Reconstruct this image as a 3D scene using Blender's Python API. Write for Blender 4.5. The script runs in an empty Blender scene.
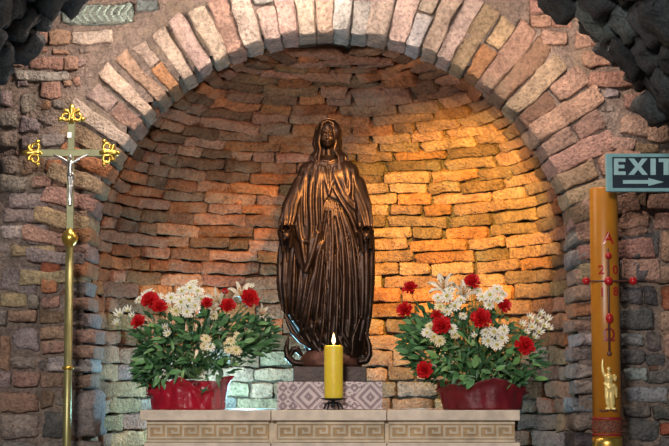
import bpy, math, random
import numpy as np
from mathutils import Vector, Matrix, noise

PI = math.pi
sc = bpy.context.scene
COL = sc.collection

# ------------------------------------------------------------------ camera
F_PX, CAM_Y, CAM_Z, HORIZON = 1700.0, -8.5, 1.25, 390.0
PITCH = math.atan((HORIZON - 223.0) / F_PX)
cam_d = bpy.data.cameras.new('camera')
cam = bpy.data.objects.new('camera', cam_d)
COL.objects.link(cam)
cam.location = (0, CAM_Y, CAM_Z)
cam.rotation_euler = (PI / 2 + PITCH, 0, 0)
cam_d.sensor_fit = 'HORIZONTAL'
cam_d.sensor_width = 36.0
cam_d.lens = F_PX / 669.0 * 36.0
cam_d.clip_end = 60
cam_d.dof.use_dof = True
cam_d.dof.focus_distance = 8.45
cam_d.dof.aperture_fstop = 6.0
sc.camera = cam

# ------------------------------------------------------------------ view
sc.view_settings.view_transform = 'Standard'
sc.view_settings.look = 'None'
sc.view_settings.gamma = 1.0
sc.view_settings.use_curve_mapping = False
sc.view_settings.exposure = 0.0

# ------------------------------------------------------------------ world and lamps
w = bpy.data.worlds.new('room_air')
sc.world = w
w.use_nodes = True
w.node_tree.nodes['Background'].inputs[0].default_value = (0.62, 0.72, 0.85, 1)
w.node_tree.nodes['Background'].inputs[1].default_value = 0.10


def aim(o, target):
    d = Vector(target) - o.location
    o.rotation_euler = d.to_track_quat('-Z', 'Y').to_euler()


def lamp(name, kind, loc, target, power, color, size=0.2, cone=60, blend=0.6):
    l = bpy.data.lights.new(name, kind)
    l.energy = power
    l.color = color
    if kind == 'AREA':
        l.shape = 'DISK'
        l.size = size
    else:
        l.shadow_soft_size = size
    if kind == 'SPOT':
        l.spot_size = math.radians(cone)
        l.spot_blend = blend
    o = bpy.data.objects.new(name, l)
    COL.objects.link(o)
    o.location = loc
    if target:
        aim(o, target)
    return o


lamp('doorway_daylight', 'AREA', (-0.9, -8.9, 3.0), (0, 0, 1.9), 400, (1.0, 0.93, 0.88), 0.8)
lamp('vault_lamp', 'POINT', (-0.2, -0.55, 3.38), None, 34, (1.0, 0.80, 0.66), 0.06)
lamp('left_vault_lamp', 'POINT', (-1.1, -0.6, 3.0), None, 25, (1.0, 0.82, 0.70), 0.06)
lamp('right_vault_lamp', 'POINT', (1.05, -0.6, 2.98), None, 26, (1.0, 0.78, 0.64), 0.06)
lamp('amber_spot', 'SPOT', (0.50, -0.75, 2.55), (0.66, 1.1, 2.08), 560, (1.0, 0.70, 0.11), 0.03, 54, 0.9)
lamp('amber_statue_spot', 'SPOT', (0.2, -1.2, 2.85), (-0.16, 0.5, 1.98), 330, (1.0, 0.48, 0.13), 0.03, 44, 0.9)
lamp('cool_niche_lamp', 'POINT', (-0.48, 0.70, 1.24), None, 38, (0.30, 0.74, 1.0), 0.04)
lamp('cool_niche_lamp_small', 'POINT', (0.45, 0.72, 1.22), None, 1.5, (0.45, 0.85, 1.0), 0.04)


# ------------------------------------------------------------------ helpers
def W(px, py, y):
    """picture pixel + depth plane -> world point"""
    cp, sp = math.cos(PITCH), math.sin(PITCH)
    u, v = px - 334.5, 223.0 - py
    dy = cp * F_PX - sp * v
    dz = sp * F_PX + cp * v
    t = (y - CAM_Y) / dy
    return Vector((u * t, y, CAM_Z + dz * t))


def mpp(y):
    return (y - CAM_Y) / F_PX


def link(name, mesh, mat=None, parent=None):
    o = bpy.data.objects.new(name, mesh)
    COL.objects.link(o)
    if mat is not None and mesh is not None and len(mesh.materials) == 0:
        mesh.materials.append(mat)
    if parent is not None:
        o.parent = parent
    return o


def tag(o, label=None, cat=None, group=None, kind=None):
    if label: o['label'] = label
    if cat: o['category'] = cat
    if group: o['group'] = group
    if kind: o['kind'] = kind
    return o


def thing(name, label, cat, loc=(0, 0, 0), group=None, rz=0):
    o = bpy.data.objects.new(name, None)
    o.empty_display_size = 0.05
    COL.objects.link(o)
    o.location = loc
    o.rotation_euler = (0, 0, rz)
    return tag(o, label, cat, group)


class MB:
    """collects geometry for ONE mesh"""
    def __init__(s):
        s.v, s.f = [], []

    def add(s, vs, fs):
        n = len(s.v)
        s.v += [tuple(v) for v in vs]
        s.f += [tuple(i + n for i in f) for f in fs]
        return s

    def box(s, lo, hi, bev=0.0):
        x0, y0, z0 = lo
        x1, y1, z1 = hi
        if bev <= 0:
            return s.add([(x0, y0, z0), (x1, y0, z0), (x1, y1, z0), (x0, y1, z0), (x0, y0, z1), (x1, y0, z1), (x1, y1, z1), (x0, y1, z1)],
                         [(0, 3, 2, 1), (4, 5, 6, 7), (0, 1, 5, 4), (1, 2, 6, 5), (2, 3, 7, 6), (3, 0, 4, 7)])
        import bmesh
        bm = bmesh.new()
        bmesh.ops.create_cube(bm, size=1)
        for v in bm.verts:
            v.co = ((x0 + x1) / 2 + v.co.x * (x1 - x0), (y0 + y1) / 2 + v.co.y * (y1 - y0), (z0 + z1) / 2 + v.co.z * (z1 - z0))
        bmesh.ops.bevel(bm, geom=list(bm.edges), offset=bev, segments=2, affect='EDGES', profile=0.6)
        bm.verts.index_update()
        s.add([v.co[:] for v in bm.verts], [[v.index for v in f.verts] for f in bm.faces])
        bm.free()
        return s

    def tube(s, pts, rs, n=8, caps=True):
        pts = [Vector(p) for p in pts]
        if not hasattr(rs, '__len__'): rs = [rs] * len(pts)
        vs, fs = [], []
        ref = Vector((0.31, 0.77, 0.55)).normalized()
        for i, p in enumerate(pts):
            t = (pts[min(i + 1, len(pts) - 1)] - pts[max(i - 1, 0)]).normalized()
            if abs(t.dot(ref)) > 0.98: ref = Vector((1, 0, 0))
            a = t.cross(ref).normalized()
            b = t.cross(a)
            ref = a.cross(t) if a.length else ref
            for k in range(n):
                an = 2 * PI * k / n
                vs.append(p + (a * math.cos(an) + b * math.sin(an)) * rs[i])
        for i in range(len(pts) - 1):
            for k in range(n):
                k2 = (k + 1) % n
                fs.append((i * n + k, i * n + k2, (i + 1) * n + k2, (i + 1) * n + k))
        if caps:
            fs.append(tuple(range(n))[::-1])
            fs.append(tuple(range((len(pts) - 1) * n, len(pts) * n)))
        return s.add(vs, fs)

    def lathe(s, prof, c=(0, 0, 0), n=24):
        """profile [(r, z)] around z"""
        vs, fs = [], []
        for r, z in prof:
            for k in range(n):
                a = 2 * PI * k / n
                vs.append((c[0] + r * math.cos(a), c[1] + r * math.sin(a), c[2] + z))
        for i in range(len(prof) - 1):
            for k in range(n):
                k2 = (k + 1) % n
                fs.append((i * n + k, i * n + k2, (i + 1) * n + k2, (i + 1) * n + k))
        fs.append(tuple(range(n))[::-1])
        fs.append(tuple(range((len(prof) - 1) * n, len(prof) * n)))
        return s.add(vs, fs)

    def ball(s, c, r, seg=12, rings=8):
        rx, ry, rz = r if hasattr(r, '__len__') else (r, r, r)
        vs, fs = [], []
        for i in range(1, rings):
            a = PI * i / rings
            for k in range(seg):
                b = 2 * PI * k / seg
                vs.append((c[0] + rx * math.sin(a) * math.cos(b), c[1] + ry * math.sin(a) * math.sin(b), c[2] + rz * math.cos(a)))
        top, bot = len(vs), len(vs) + 1
        vs += [(c[0], c[1], c[2] + rz), (c[0], c[1], c[2] - rz)]
        for i in range(rings - 2):
            for k in range(seg):
                k2 = (k + 1) % seg
                fs.append((i * seg + k, (i + 1) * seg + k, (i + 1) * seg + k2, i * seg + k2))
        for k in range(seg):
            k2 = (k + 1) % seg
            fs.append((top, k, k2))
            fs.append((bot, (rings - 2) * seg + k2, (rings - 2) * seg + k))
        return s.add(vs, fs)

    def prism(s, poly, y0, y1):
        """polygon [(x, z)] extruded along y"""
        n = len(poly)
        vs = [(x, y0, z) for x, z in poly] + [(x, y1, z) for x, z in poly]
        fs = [tuple(range(n)), tuple(range(n, 2 * n))[::-1]]
        for i in range(n):
            j = (i + 1) % n
            fs.append((i, i + n, j + n, j))
        return s.add(vs, fs)

    def mesh(s, name, mat=None, smooth=False):
        m = bpy.data.meshes.new(name)
        m.from_pydata(s.v, [], s.f)
        if smooth: m.shade_smooth()
        if mat is not None: m.materials.append(mat)
        m.update()
        return m

    def build(s, name, mat, parent=None, smooth=False):
        return link(name, s.mesh(name, mat, smooth), None, parent)


# ------------------------------------------------------------------ materials
def newmat(name):
    m = bpy.data.materials.new(name)
    m.use_nodes = True
    nt = m.node_tree
    return m, nt, nt.nodes['Principled BSDF']


def nd(nt, kind, **kw):
    n = nt.nodes.new(kind)
    for k, v in kw.items():
        if k.startswith('i_'):
            key = k[2:]
            n.inputs[int(key) if key.isdigit() else key].default_value = v
        else:
            setattr(n, k, v)
    return n


def ramp(nt, stops, src=None, interp='LINEAR'):
    r = nt.nodes.new('ShaderNodeValToRGB')
    r.color_ramp.interpolation = interp
    els = r.color_ramp.elements
    while len(els) < len(stops): els.new(0.5)
    for e, (p, c) in zip(els, stops):
        e.position = p
        e.color = (*c, 1) if len(c) == 3 else c
    if src is not None: nt.links.new(src, r.inputs[0])
    return r


def mix(nt, a, b, fac=0.5, mode='MIX'):
    m = nt.nodes.new('ShaderNodeMix')
    m.data_type = 'RGBA'
    m.blend_type = mode
    for sock, val in ((m.inputs[0], fac), (m.inputs[6], a), (m.inputs[7], b)):
        if hasattr(val, 'links'): nt.links.new(val, sock)
        else: sock.default_value = val if not isinstance(val, tuple) or len(val) == 4 else (*val, 1)
    return m.outputs[2]


def simple(name, col, rough=0.6, metal=0.0, var=0.15, scale=30.0, bump=0.0, bscale=80.0, **kw):
    m, nt, b = newmat(name)
    tc = nd(nt, 'ShaderNodeTexCoord')
    n = nd(nt, 'ShaderNodeTexNoise', i_Scale=scale, i_Detail=5.0)
    nt.links.new(tc.outputs['Object'], n.inputs['Vector'])
    lo = tuple(c * (1 - var) for c in col)
    hi = tuple(min(1, c * (1 + var)) for c in col)
    r = ramp(nt, [(0.3, lo), (0.7, hi)], n.outputs[0])
    nt.links.new(r.outputs[0], b.inputs['Base Color'])
    b.inputs['Roughness'].default_value = rough
    b.inputs['Metallic'].default_value = metal
    for k, v in kw.items():
        b.inputs[k.replace('_', ' ')].default_value = v
    if bump:
        n2 = nd(nt, 'ShaderNodeTexNoise', i_Scale=bscale, i_Detail=4.0)
        nt.links.new(tc.outputs['Object'], n2.inputs['Vector'])
        bp = nd(nt, 'ShaderNodeBump', i_Strength=bump, i_Distance=0.01)
        nt.links.new(n2.outputs[0], bp.inputs['Height'])
        nt.links.new(bp.outputs[0], b.inputs['Normal'])
    return m


def masonry(name, use_obj_color=True, col=(0.3, 0.25, 0.2), dirt=(0.30, 0.24, 0.17), bump=0.9, dirt_amt=0.55):
    """old brick / stone / mortar; world-position noise so that it does not repeat"""
    m, nt, b = newmat(name)
    geo = nd(nt, 'ShaderNodeNewGeometry')
    pos = geo.outputs['Position']
    n1 = nd(nt, 'ShaderNodeTexNoise', i_Scale=9.0, i_Detail=6.0, i_Roughness=0.65)
    n2 = nd(nt, 'ShaderNodeTexNoise', i_Scale=55.0, i_Detail=6.0, i_Roughness=0.7)
    n3 = nd(nt, 'ShaderNodeTexNoise', i_Scale=3.2, i_Detail=3.0)
    n4 = nd(nt, 'ShaderNodeTexVoronoi', i_Scale=70.0)
    for n in (n1, n2, n3, n4): nt.links.new(pos, n.inputs['Vector'])
    if use_obj_color:
        oi = nd(nt, 'ShaderNodeObjectInfo')
        base = oi.outputs['Color']
    else:
        rgb = nd(nt, 'ShaderNodeRGB')
        rgb.outputs[0].default_value = (*col, 1)
        base = rgb.outputs[0]
    mot = ramp(nt, [(0.25, (0.50, 0.48, 0.47)), (0.5, (1.0, 1.0, 1.0)), (0.78, (1.45, 1.38, 1.30))], n1.outputs[0])
    c = mix(nt, base, mot.outputs[0], 1.0, 'MULTIPLY')
    mot2 = ramp(nt, [(0.33, (0.48, 0.46, 0.45)), (0.5, (1.0, 1.0, 1.0)), (0.68, (1.4, 1.38, 1.35))], n2.outputs[0])
    c = mix(nt, c, mot2.outputs[0], 0.9, 'MULTIPLY')
    # lime / dirt smears with their own patchy outline
    pm = ramp(nt, [(0.50, (0, 0, 0)), (0.68, (1, 1, 1))], n3.outputs[0])
    mm = nd(nt, 'ShaderNodeMath', operation='MULTIPLY')
    nt.links.new(pm.outputs[0], mm.inputs[0])
    pm2 = ramp(nt, [(0.42, (0, 0, 0)), (0.6, (dirt_amt,) * 3)], n1.outputs[0])
    nt.links.new(pm2.outputs[0], mm.inputs[1])
    c = mix(nt, c, dirt, mm.outputs[0])
    nt.links.new(c, b.inputs['Base Color'])
    b.inputs['Roughness'].default_value = 0.9
    b.inputs['Specular IOR Level'].default_value = 0.25
    ad = nd(nt, 'ShaderNodeMath', operation='MULTIPLY_ADD', i_1=0.7)
    nt.links.new(n1.outputs[0], ad.inputs[0])
    nt.links.new(n2.outputs[0], ad.inputs[2])
    ad2 = nd(nt, 'ShaderNodeMath', operation='MULTIPLY_ADD', i_1=0.35)
    nt.links.new(n4.outputs['Distance'], ad2.inputs[0])
    nt.links.new(ad.outputs[0], ad2.inputs[2])
    bp = nd(nt, 'ShaderNodeBump', i_Strength=bump, i_Distance=0.03)
    nt.links.new(ad2.outputs[0], bp.inputs['Height'])
    nt.links.new(bp.outputs[0], b.inputs['Normal'])
    return m


M = {}
M['brick'] = masonry('old_brick')
M['mortar_niche'] = masonry('niche_mortar', False, (0.13, 0.082, 0.05), (0.13, 0.09, 0.05))  # set dark so that joint shade is partly in the mortar colour
M['mortar_face'] = masonry('face_mortar', False, (0.30, 0.235, 0.20), (0.34, 0.26, 0.15))
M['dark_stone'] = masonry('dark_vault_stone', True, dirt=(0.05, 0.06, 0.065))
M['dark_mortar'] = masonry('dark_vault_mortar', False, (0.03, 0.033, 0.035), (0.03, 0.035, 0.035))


def bronze(name, col, rough, worn):
    m, nt, b = newmat(name)
    geo = nd(nt, 'ShaderNodeNewGeometry')
    n = nd(nt, 'ShaderNodeTexNoise', i_Scale=14.0, i_Detail=6.0)
    nt.links.new(geo.outputs['Position'], n.inputs['Vector'])
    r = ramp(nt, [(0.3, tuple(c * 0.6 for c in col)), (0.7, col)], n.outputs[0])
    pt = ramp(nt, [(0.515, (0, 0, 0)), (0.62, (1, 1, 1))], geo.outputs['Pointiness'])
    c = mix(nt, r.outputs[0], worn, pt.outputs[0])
    nt.links.new(c, b.inputs['Base Color'])
    b.inputs['Metallic'].default_value = 0.75
    b.inputs['Roughness'].default_value = rough
    n2 = nd(nt, 'ShaderNodeTexNoise', i_Scale=120.0, i_Detail=3.0)
    nt.links.new(geo.outputs['Position'], n2.inputs['Vector'])
    bp = nd(nt, 'ShaderNodeBump', i_Strength=0.12, i_Distance=0.004)
    nt.links.new(n2.outputs[0], bp.inputs['Height'])
    nt.links.new(bp.outputs[0], b.inputs['Normal'])
    return m


M['bronze'] = bronze('dark_bronze', (0.034, 0.020, 0.015), 0.38, (0.19, 0.11, 0.072))
M['bronze_plain'] = simple('dark_bronze_plinth', (0.034, 0.017, 0.012), 0.45, 0.3, 0.3, 25, 0.2, 60)
M['bronze_red'] = simple('red_brown_bronze', (0.12, 0.05, 0.035), 0.45, 0.5, 0.3, 25, 0.2, 60)
M['brass'] = simple('brass', (0.72, 0.48, 0.10), 0.32, 0.9, 0.12, 20)
M['brass_dull'] = simple('dull_brass', (0.36, 0.33, 0.14), 0.42, 0.7, 0.15, 20)
M['brass_grey'] = simple('grey_green_brass', (0.19, 0.19, 0.10), 0.45, 0.5, 0.2, 20)
M['gold'] = simple('gold_leaf', (0.86, 0.66, 0.25), 0.38, 0.35, 0.1, 60)
M['silver'] = simple('tarnished_silver', (0.55, 0.53, 0.50), 0.3, 0.9, 0.25, 60)
M['marble'] = simple('cream_marble', (0.72, 0.60, 0.47), 0.6, 0, 0.22, 14, 0.15, 90)
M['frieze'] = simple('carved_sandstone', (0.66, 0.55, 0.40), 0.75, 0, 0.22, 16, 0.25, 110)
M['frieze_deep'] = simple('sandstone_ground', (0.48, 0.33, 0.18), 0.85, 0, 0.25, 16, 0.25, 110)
M['marble_green'] = simple('weathered_green_marble', (0.30, 0.38, 0.33), 0.8, 0, 0.3, 40, 0.4, 90)
M['iron'] = simple('black_iron', (0.022, 0.026, 0.03), 0.5, 0.6, 0.2, 40)
M['wax'] = simple('yellow_wax', (1.0, 0.70, 0.06), 0.45, 0, 0.06, 20, Subsurface_Weight=0.6, Subsurface_Radius=(0.03, 0.015, 0.004))
M['wax_amber'] = simple('amber_wax', (0.45, 0.175, 0.012), 0.36, 0, 0.08, 12, Subsurface_Weight=0.2, Subsurface_Radius=(0.03, 0.012, 0.003))
M['red_wax'] = simple('red_wax', (0.42, 0.012, 0.016), 0.25, 0, 0.1, 40)
M['dark_red'] = simple('dark_red_wax', (0.24, 0.015, 0.02), 0.45, 0, 0.4, 150)
M['band_ground'] = simple('ornate_band', (0.16, 0.06, 0.03), 0.6, 0, 0.9, 160, 0.5, 200)
M['dark_wood'] = simple('dark_bar', (0.10, 0.035, 0.025), 0.5, 0, 0.2, 60)
M['wick'] = simple('charred_wick', (0.02, 0.015, 0.012), 0.9)
M['petal_red'] = simple('carnation_red', (0.62, 0.008, 0.012), 0.55, 0, 0.3, 60, Subsurface_Weight=0.1, Subsurface_Radius=(0.01, 0.002, 0.002))
M['petal_white'] = simple('daisy_white', (0.84, 0.82, 0.70), 0.6, 0, 0.08, 60)
M['petal_cream'] = simple('daisy_cream', (0.84, 0.74, 0.46), 0.6, 0, 0.1, 60)
M['petal_lily'] = simple('lily_cream', (0.80, 0.74, 0.60), 0.5, 0, 0.12, 25)
M['daisy_eye'] = simple('daisy_eye', (0.46, 0.40, 0.05), 0.8, 0, 0.3, 200)
M['stamen'] = simple('stamen', (0.55, 0.25, 0.03), 0.7)
M['stem'] = simple('stem_green', (0.10, 0.19, 0.05), 0.6)


def leafmat(name, col):
    m, nt, b = newmat(name)
    oi = nd(nt, 'ShaderNodeObjectInfo')
    r = ramp(nt, [(0.0, tuple(c * 0.55 for c in col)), (0.5, col), (0.9, (col[0] * 1.7, col[1] * 1.3, col[2] * 1.2)), (1.0, (col[0] * 2.6, col[1] * 1.6, col[2] * 1.3))], oi.outputs['Random'])
    n = nd(nt, 'ShaderNodeTexNoise', i_Scale=60.0)
    c = mix(nt, r.outputs[0], ramp(nt, [(0.3, (0.7, 0.7, 0.7)), (0.7, (1.2, 1.2, 1.2))], n.outputs[0]).outputs[0], 1.0, 'MULTIPLY')
    nt.links.new(c, b.inputs['Base Color'])
    b.inputs['Roughness'].default_value = 0.42
    b.inputs['Subsurface Weight'].default_value = 0.1
    b.inputs['Subsurface Radius'].default_value = (0.004, 0.01, 0.002)
    return m


M['leaf'] = leafmat('leaf_green', (0.11, 0.29, 0.10))
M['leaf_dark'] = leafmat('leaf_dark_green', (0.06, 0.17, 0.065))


def foil(name, col, rough):
    m = simple(name, col, rough, 0, 0.25, 18, 0.35, 45)
    m.node_tree.nodes['Principled BSDF'].inputs['Sheen Weight'].default_value = 0.04
    return m


M['foil_red'] = foil('crimson_wrap', (0.36, 0.004, 0.022), 0.30)
M['velvet_red'] = foil('dark_red_wrap', (0.14, 0.003, 0.010), 0.5)


def flame_mat():
    m, nt, b = newmat('candle_flame')
    tc = nd(nt, 'ShaderNodeTexCoord')
    sep = nd(nt, 'ShaderNodeSeparateXYZ')
    nt.links.new(tc.outputs['Generated'], sep.inputs[0])
    r = ramp(nt, [(0.0, (1.0, 0.40, 0.08)), (0.25, (1.0, 0.80, 0.45)), (0.7, (1.0, 0.78, 0.40)), (1.0, (1.0, 0.42, 0.08))], sep.outputs[2])
    nt.links.new(r.outputs[0], b.inputs['Emission Color'])
    b.inputs['Emission Strength'].default_value = 5.0
    b.inputs['Base Color'].default_value = (0, 0, 0, 1)
    return m


M['flame'] = flame_mat()


def film_mat():
    m, nt, b = newmat('clear_cellophane')
    b.inputs['Base Color'].default_value = (0.95, 0.97, 0.97, 1)
    b.inputs['Roughness'].default_value = 0.08
    b.inputs['Alpha'].default_value = 0.10
    return m


M['film'] = film_mat()


def lace_mat():
    """woven lace: stepped diamonds in mauve on off-white, snapped to a stitch grid"""
    m, nt, b = newmat('lace_weave')
    tc = nd(nt, 'ShaderNodeTexCoord')
    sep = nd(nt, 'ShaderNodeSeparateXYZ')
    nt.links.new(tc.outputs['Object'], sep.inputs[0])

    def ma(op, a, bb=None, cc=None):
        n = nd(nt, 'ShaderNodeMath', operation=op)
        for k, v in enumerate((a, bb, cc)):
            if v is None: continue
            if hasattr(v, 'links'): nt.links.new(v, n.inputs[k])
            else: n.inputs[k].default_value = v
        return n.outputs[0]
    st = 0.0062
    zz = ma('SUBTRACT', sep.outputs[2], sep.outputs[1])            # carries on over the fold onto the top
    x = ma('MULTIPLY', ma('FLOOR', ma('DIVIDE', sep.outputs[0], st)), st)
    z = ma('MULTIPLY', ma('FLOOR', ma('DIVIDE', zz, st)), st)
    per = 0.302
    fx = ma('MULTIPLY', ma('ABSOLUTE', ma('SUBTRACT', ma('FRACT', ma('ADD', ma('DIVIDE', x, per), 0.0)), 0.5)), per)
    fz = ma('ABSOLUTE', ma('SUBTRACT', z, 0.066))
    d = ma('ADD', fx, fz)                                          # big diamonds
    band = ma('GREATER_THAN', ma('PINGPONG', ma('ADD', d, 0.004), 0.019), 0.0095)
    fx2 = ma('ABSOLUTE', ma('SUBTRACT', ma('FRACT', ma('DIVIDE', x, 0.05)), 0.5))
    fz2 = ma('ABSOLUTE', ma('SUBTRACT', ma('FRACT', ma('DIVIDE', z, 0.044)), 0.5))
    small = ma('GREATER_THAN', ma('PINGPONG', ma('ADD', fx2, fz2), 0.34), 0.17)
    far = ma('GREATER_THAN', d, 0.088)
    pat = ma('ADD', ma('MULTIPLY', band, ma('SUBTRACT', 1.0, far)), ma('MULTIPLY', small, far))
    n = nd(nt, 'ShaderNodeTexNoise', i_Scale=300.0)
    nt.links.new(tc.outputs['Object'], n.inputs['Vector'])
    pat2 = ma('MULTIPLY', pat, ma('ADD', n.outputs[0], 0.30))
    c = mix(nt, (0.66, 0.57, 0.58), (0.22, 0.155, 0.18), pat2)
    nt.links.new(c, b.inputs['Base Color'])
    b.inputs['Roughness'].default_value = 0.9
    return m


M['lace'] = lace_mat()
M['sign_teal'] = simple('sign_teal_paint', (0.20, 0.42, 0.45), 0.45, 0, 0.08, 20)
M['sign_navy'] = simple('sign_navy_face', (0.006, 0.020, 0.035), 0.3, 0, 0.15, 20)
M['sign_white'] = simple('sign_letter', (0.33, 0.56, 0.58), 0.5, 0, 0.06, 40)
M['floor'] = masonry('floor_stone', False, (0.32, 0.29, 0.26))
M['plain_stone'] = simple('step_stone', (0.45, 0.38, 0.32), 0.8)

# ------------------------------------------------------------------ stone meshes
rng = random.Random(7)


def stone_mesh(name, L, H, D, seed, r, amp, mat, wedge=0.0):
    def lines(h, rr, step):
        inner = max(1, int(round((2 * h - 2 * rr) / step)))
        return [-h] + [-h + rr + (2 * h - 2 * rr) * i / inner for i in range(inner + 1)] + [h]
    hx, hy, hz = L / 2, D / 2, H / 2
    X, Y, Z = lines(hx, r, 0.035), lines(hy, r, 0.09), lines(hz, r, 0.028)
    idx, vs, fs = {}, [], []

    def vid(i, j, k):
        if (i, j, k) not in idx:
            idx[(i, j, k)] = len(vs)
            vs.append(Vector((X[i], Y[j], Z[k])))
        return idx[(i, j, k)]
    nx, ny, nz = len(X) - 1, len(Y) - 1, len(Z) - 1
    for i in range(nx):
        for k in range(nz):
            fs.append((vid(i, 0, k), vid(i + 1, 0, k), vid(i + 1, 0, k + 1), vid(i, 0, k + 1)))
            fs.append((vid(i, ny, k), vid(i, ny, k + 1), vid(i + 1, ny, k + 1), vid(i + 1, ny, k)))
    for i in range(nx):
        for j in range(ny):
            fs.append((vid(i, j, 0), vid(i, j + 1, 0), vid(i + 1, j + 1, 0), vid(i + 1, j, 0)))
            fs.append((vid(i, j, nz), vid(i + 1, j, nz), vid(i + 1, j + 1, nz), vid(i, j + 1, nz)))
    for j in range(ny):
        for k in range(nz):
            fs.append((vid(0, j, k), vid(0, j, k + 1), vid(0, j + 1, k + 1), vid(0, j + 1, k)))
            fs.append((vid(nx, j, k), vid(nx, j + 1, k), vid(nx, j + 1, k + 1), vid(nx, j, k + 1)))
    off = Vector((seed * 3.17, seed * 1.31, seed * 2.23))
    sk = random.Random(seed)
    tilt, sag = sk.uniform(-.12, .12), sk.uniform(-.15, .15)
    out = []
    for p in vs:
        q = Vector((max(-hx + r, min(hx - r, p.x)), max(-hy + r, min(hy - r, p.y)), max(-hz + r, min(hz - r, p.z))))
        d = p - q
        if d.length > 1e-6: p = q + d.normalized() * r
        n1 = noise.noise_vector(p * 9 + off) * amp * 1.5
        n2 = noise.noise_vector(p * 34 + off) * amp * 1.2
        p = p + n1 + n2
        p.z *= 1 + (wedge if wedge else tilt) * p.x / hx
        p.z += sag * hz * (p.x / hx) ** 2
        out.append(p)
    mb = MB().add(out, fs)
    m = mb.mesh(name, mat, True)
    return (m, L, H, D)


BR = []
for i, L in enumerate((0.09, 0.14, 0.20, 0.20, 0.27, 0.34)):
    for s in range(5):
        BR.append(stone_mesh('brick', L, 0.078, 0.11, 10 * i + s + 1, 0.009, 0.008, M['brick']))
ST = []
for i, (L, H) in enumerate(((0.09, 0.09), (0.14, 0.11), (0.2, 0.15), (0.1, 0.16), (0.24, 0.11))):
    for s in range(4):
        ST.append(stone_mesh('stone', L, H, 0.13, 100 + 10 * i + s, 0.017, 0.012, M['brick']))
VO = []
for i, L in enumerate((0.14, 0.22, 0.34)):
    for s in range(5):
        VO.append(stone_mesh('voussoir', L, 0.066, 0.34, 200 + 10 * i + s, 0.008, 0.007, M['brick'], (0.05, 0.08, 0.12)[i]))
DK = []
for i, (L, H) in enumerate(((0.16, 0.12), (0.24, 0.16), (0.30, 0.12))):
    for s in range(4):
        DK.append(stone_mesh('stone', L, H, 0.16, 300 + 10 * i + s, 0.03, 0.016, M['dark_stone']))


def place(lib, name, dims, loc, ax, parent, color, r=None, jit=0.02, flip=True):
    """ax = (x axis along the length, y axis into the wall, z axis across)"""
    L, H, D = dims
    r = r or rng
    best = sorted(lib, key=lambda t: abs(math.log((t[1] / t[2]) / (L / H))) + r.random() * 0.15)[r.randrange(3)]
    m, l0, h0, d0 = best
    o = bpy.data.objects.new(name, m)
    COL.objects.link(o)
    X, Y, Z = [Vector(a).normalized() for a in ax]
    R = Matrix((X, Y, Z)).transposed().to_4x4()
    R = R @ Matrix.Rotation(r.uniform(-jit, jit), 4, 'Y') @ Matrix.Rotation(r.uniform(-jit, jit), 4, 'Z')
    sx = -1 if flip and r.random() < .5 else 1
    S = Matrix.Diagonal((L / l0 * sx, D / d0, H / h0 * sx, 1))     # two mirrored axes: still a rotation
    o.matrix_world = Matrix.Translation(loc) @ R @ S
    o.color = (*color, 1)
    o.parent = parent
    return o


TONES = {  # albedo of the brick and stone kinds
   
    'p': (0.43, 0.265, 0.205), 'o': (0.46, 0.215, 0.11), 'g': (0.34, 0.285, 0.265), 'l': (0.52, 0.475, 0.44),
    'd': (0.145, 0.14, 0.142), 'r': (0.42, 0.14, 0.08), 't': (0.42, 0.31, 0.20), 'm': (0.28, 0.36, 0.31),
    'b': (0.27, 0.17, 0.115), 'w': (0.58, 0.45, 0.37), 'k': (0.06, 0.06, 0.06), 'y': (0.48, 0.33, 0.13), 'c': (0.30, 0.33, 0.34)}


def tone(keys, r=None, v=0.28):
    r = r or rng
    c = TONES[r.choice(keys)]
    f = 1 + r.uniform(-v, v)
    return tuple(max(0, x * f * (1 + r.uniform(-.06, .06))) for x in c)


# ------------------------------------------------------------------ the setting
ARX, ARPY, ARR = (332 - 334.5) * 0.005, 275.0, 247 * 0.005
ARZ = W(332, ARPY, 0).z                      # springing height
fl = MB().box((-4, -9.5, -0.1), (4, 1.6, 0.0)).build('floor', M['floor'])
tag(fl, 'stone floor below the niche', 'floor', kind='structure')


def face_wall(name, x0, x1, label):
    """rough mortar face of the wall with the arched opening left out"""
    st = 0.026
    nx, nz = int(round((x1 - x0) / st)), int(3.75 / st)
    vs, fs, idx = [], [], {}

    def vid(i, k):
        if (i, k) not in idx:
            x, z = x0 + (x1 - x0) * i / nx, k * st
            p = Vector((x * 6, z * 6, 1.7))
            y = noise.noise(p) * 0.022 + noise.noise(p * 3.1) * 0.016 + noise.noise(p * 7) * 0.008
            idx[(i, k)] = len(vs)
            vs.append((x, y + 0.002, z))
        return idx[(i, k)]
    for i in range(nx):
        for k in range(nz):
            x, z = x0 + (x1 - x0) * (i + .5) / nx, (k + .5) * st
            dx = x - ARX
            inside = math.hypot(dx, z - ARZ) < ARR + 0.03 if z > ARZ else abs(dx) < ARR + 0.0
            if not inside:
                fs.append((vid(i, k), vid(i + 1, k), vid(i + 1, k + 1), vid(i, k + 1)))
    o = MB().add(vs, fs).build(name, M['mortar_face'], None, True)
    return tag(o, label, 'wall', kind='structure')


wl = face_wall('wall_left', -2.6, ARX, 'rough stone and brick wall left of the arched niche')
wr = face_wall('wall_right', ARX, 2.6, 'rough brick and stone wall right of the arched niche')

# the niche: half-round drum below, half dome above
NY, NB, NA = 0.28, 0.92, ARR + 0.015


def niche_pt(A, z, extra=0.0):
    return Vector((ARX + (NA + extra) * math.cos(A), NY + (NB + extra) * math.sin(A), z))


def dome_pt(A, ph, extra=0.0):
    a, b = NA + extra, NB + extra
    return Vector((ARX + a * math.cos(A) * math.cos(ph), NY + b * math.sin(A) * math.cos(ph), ARZ + a * math.sin(ph)))


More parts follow.
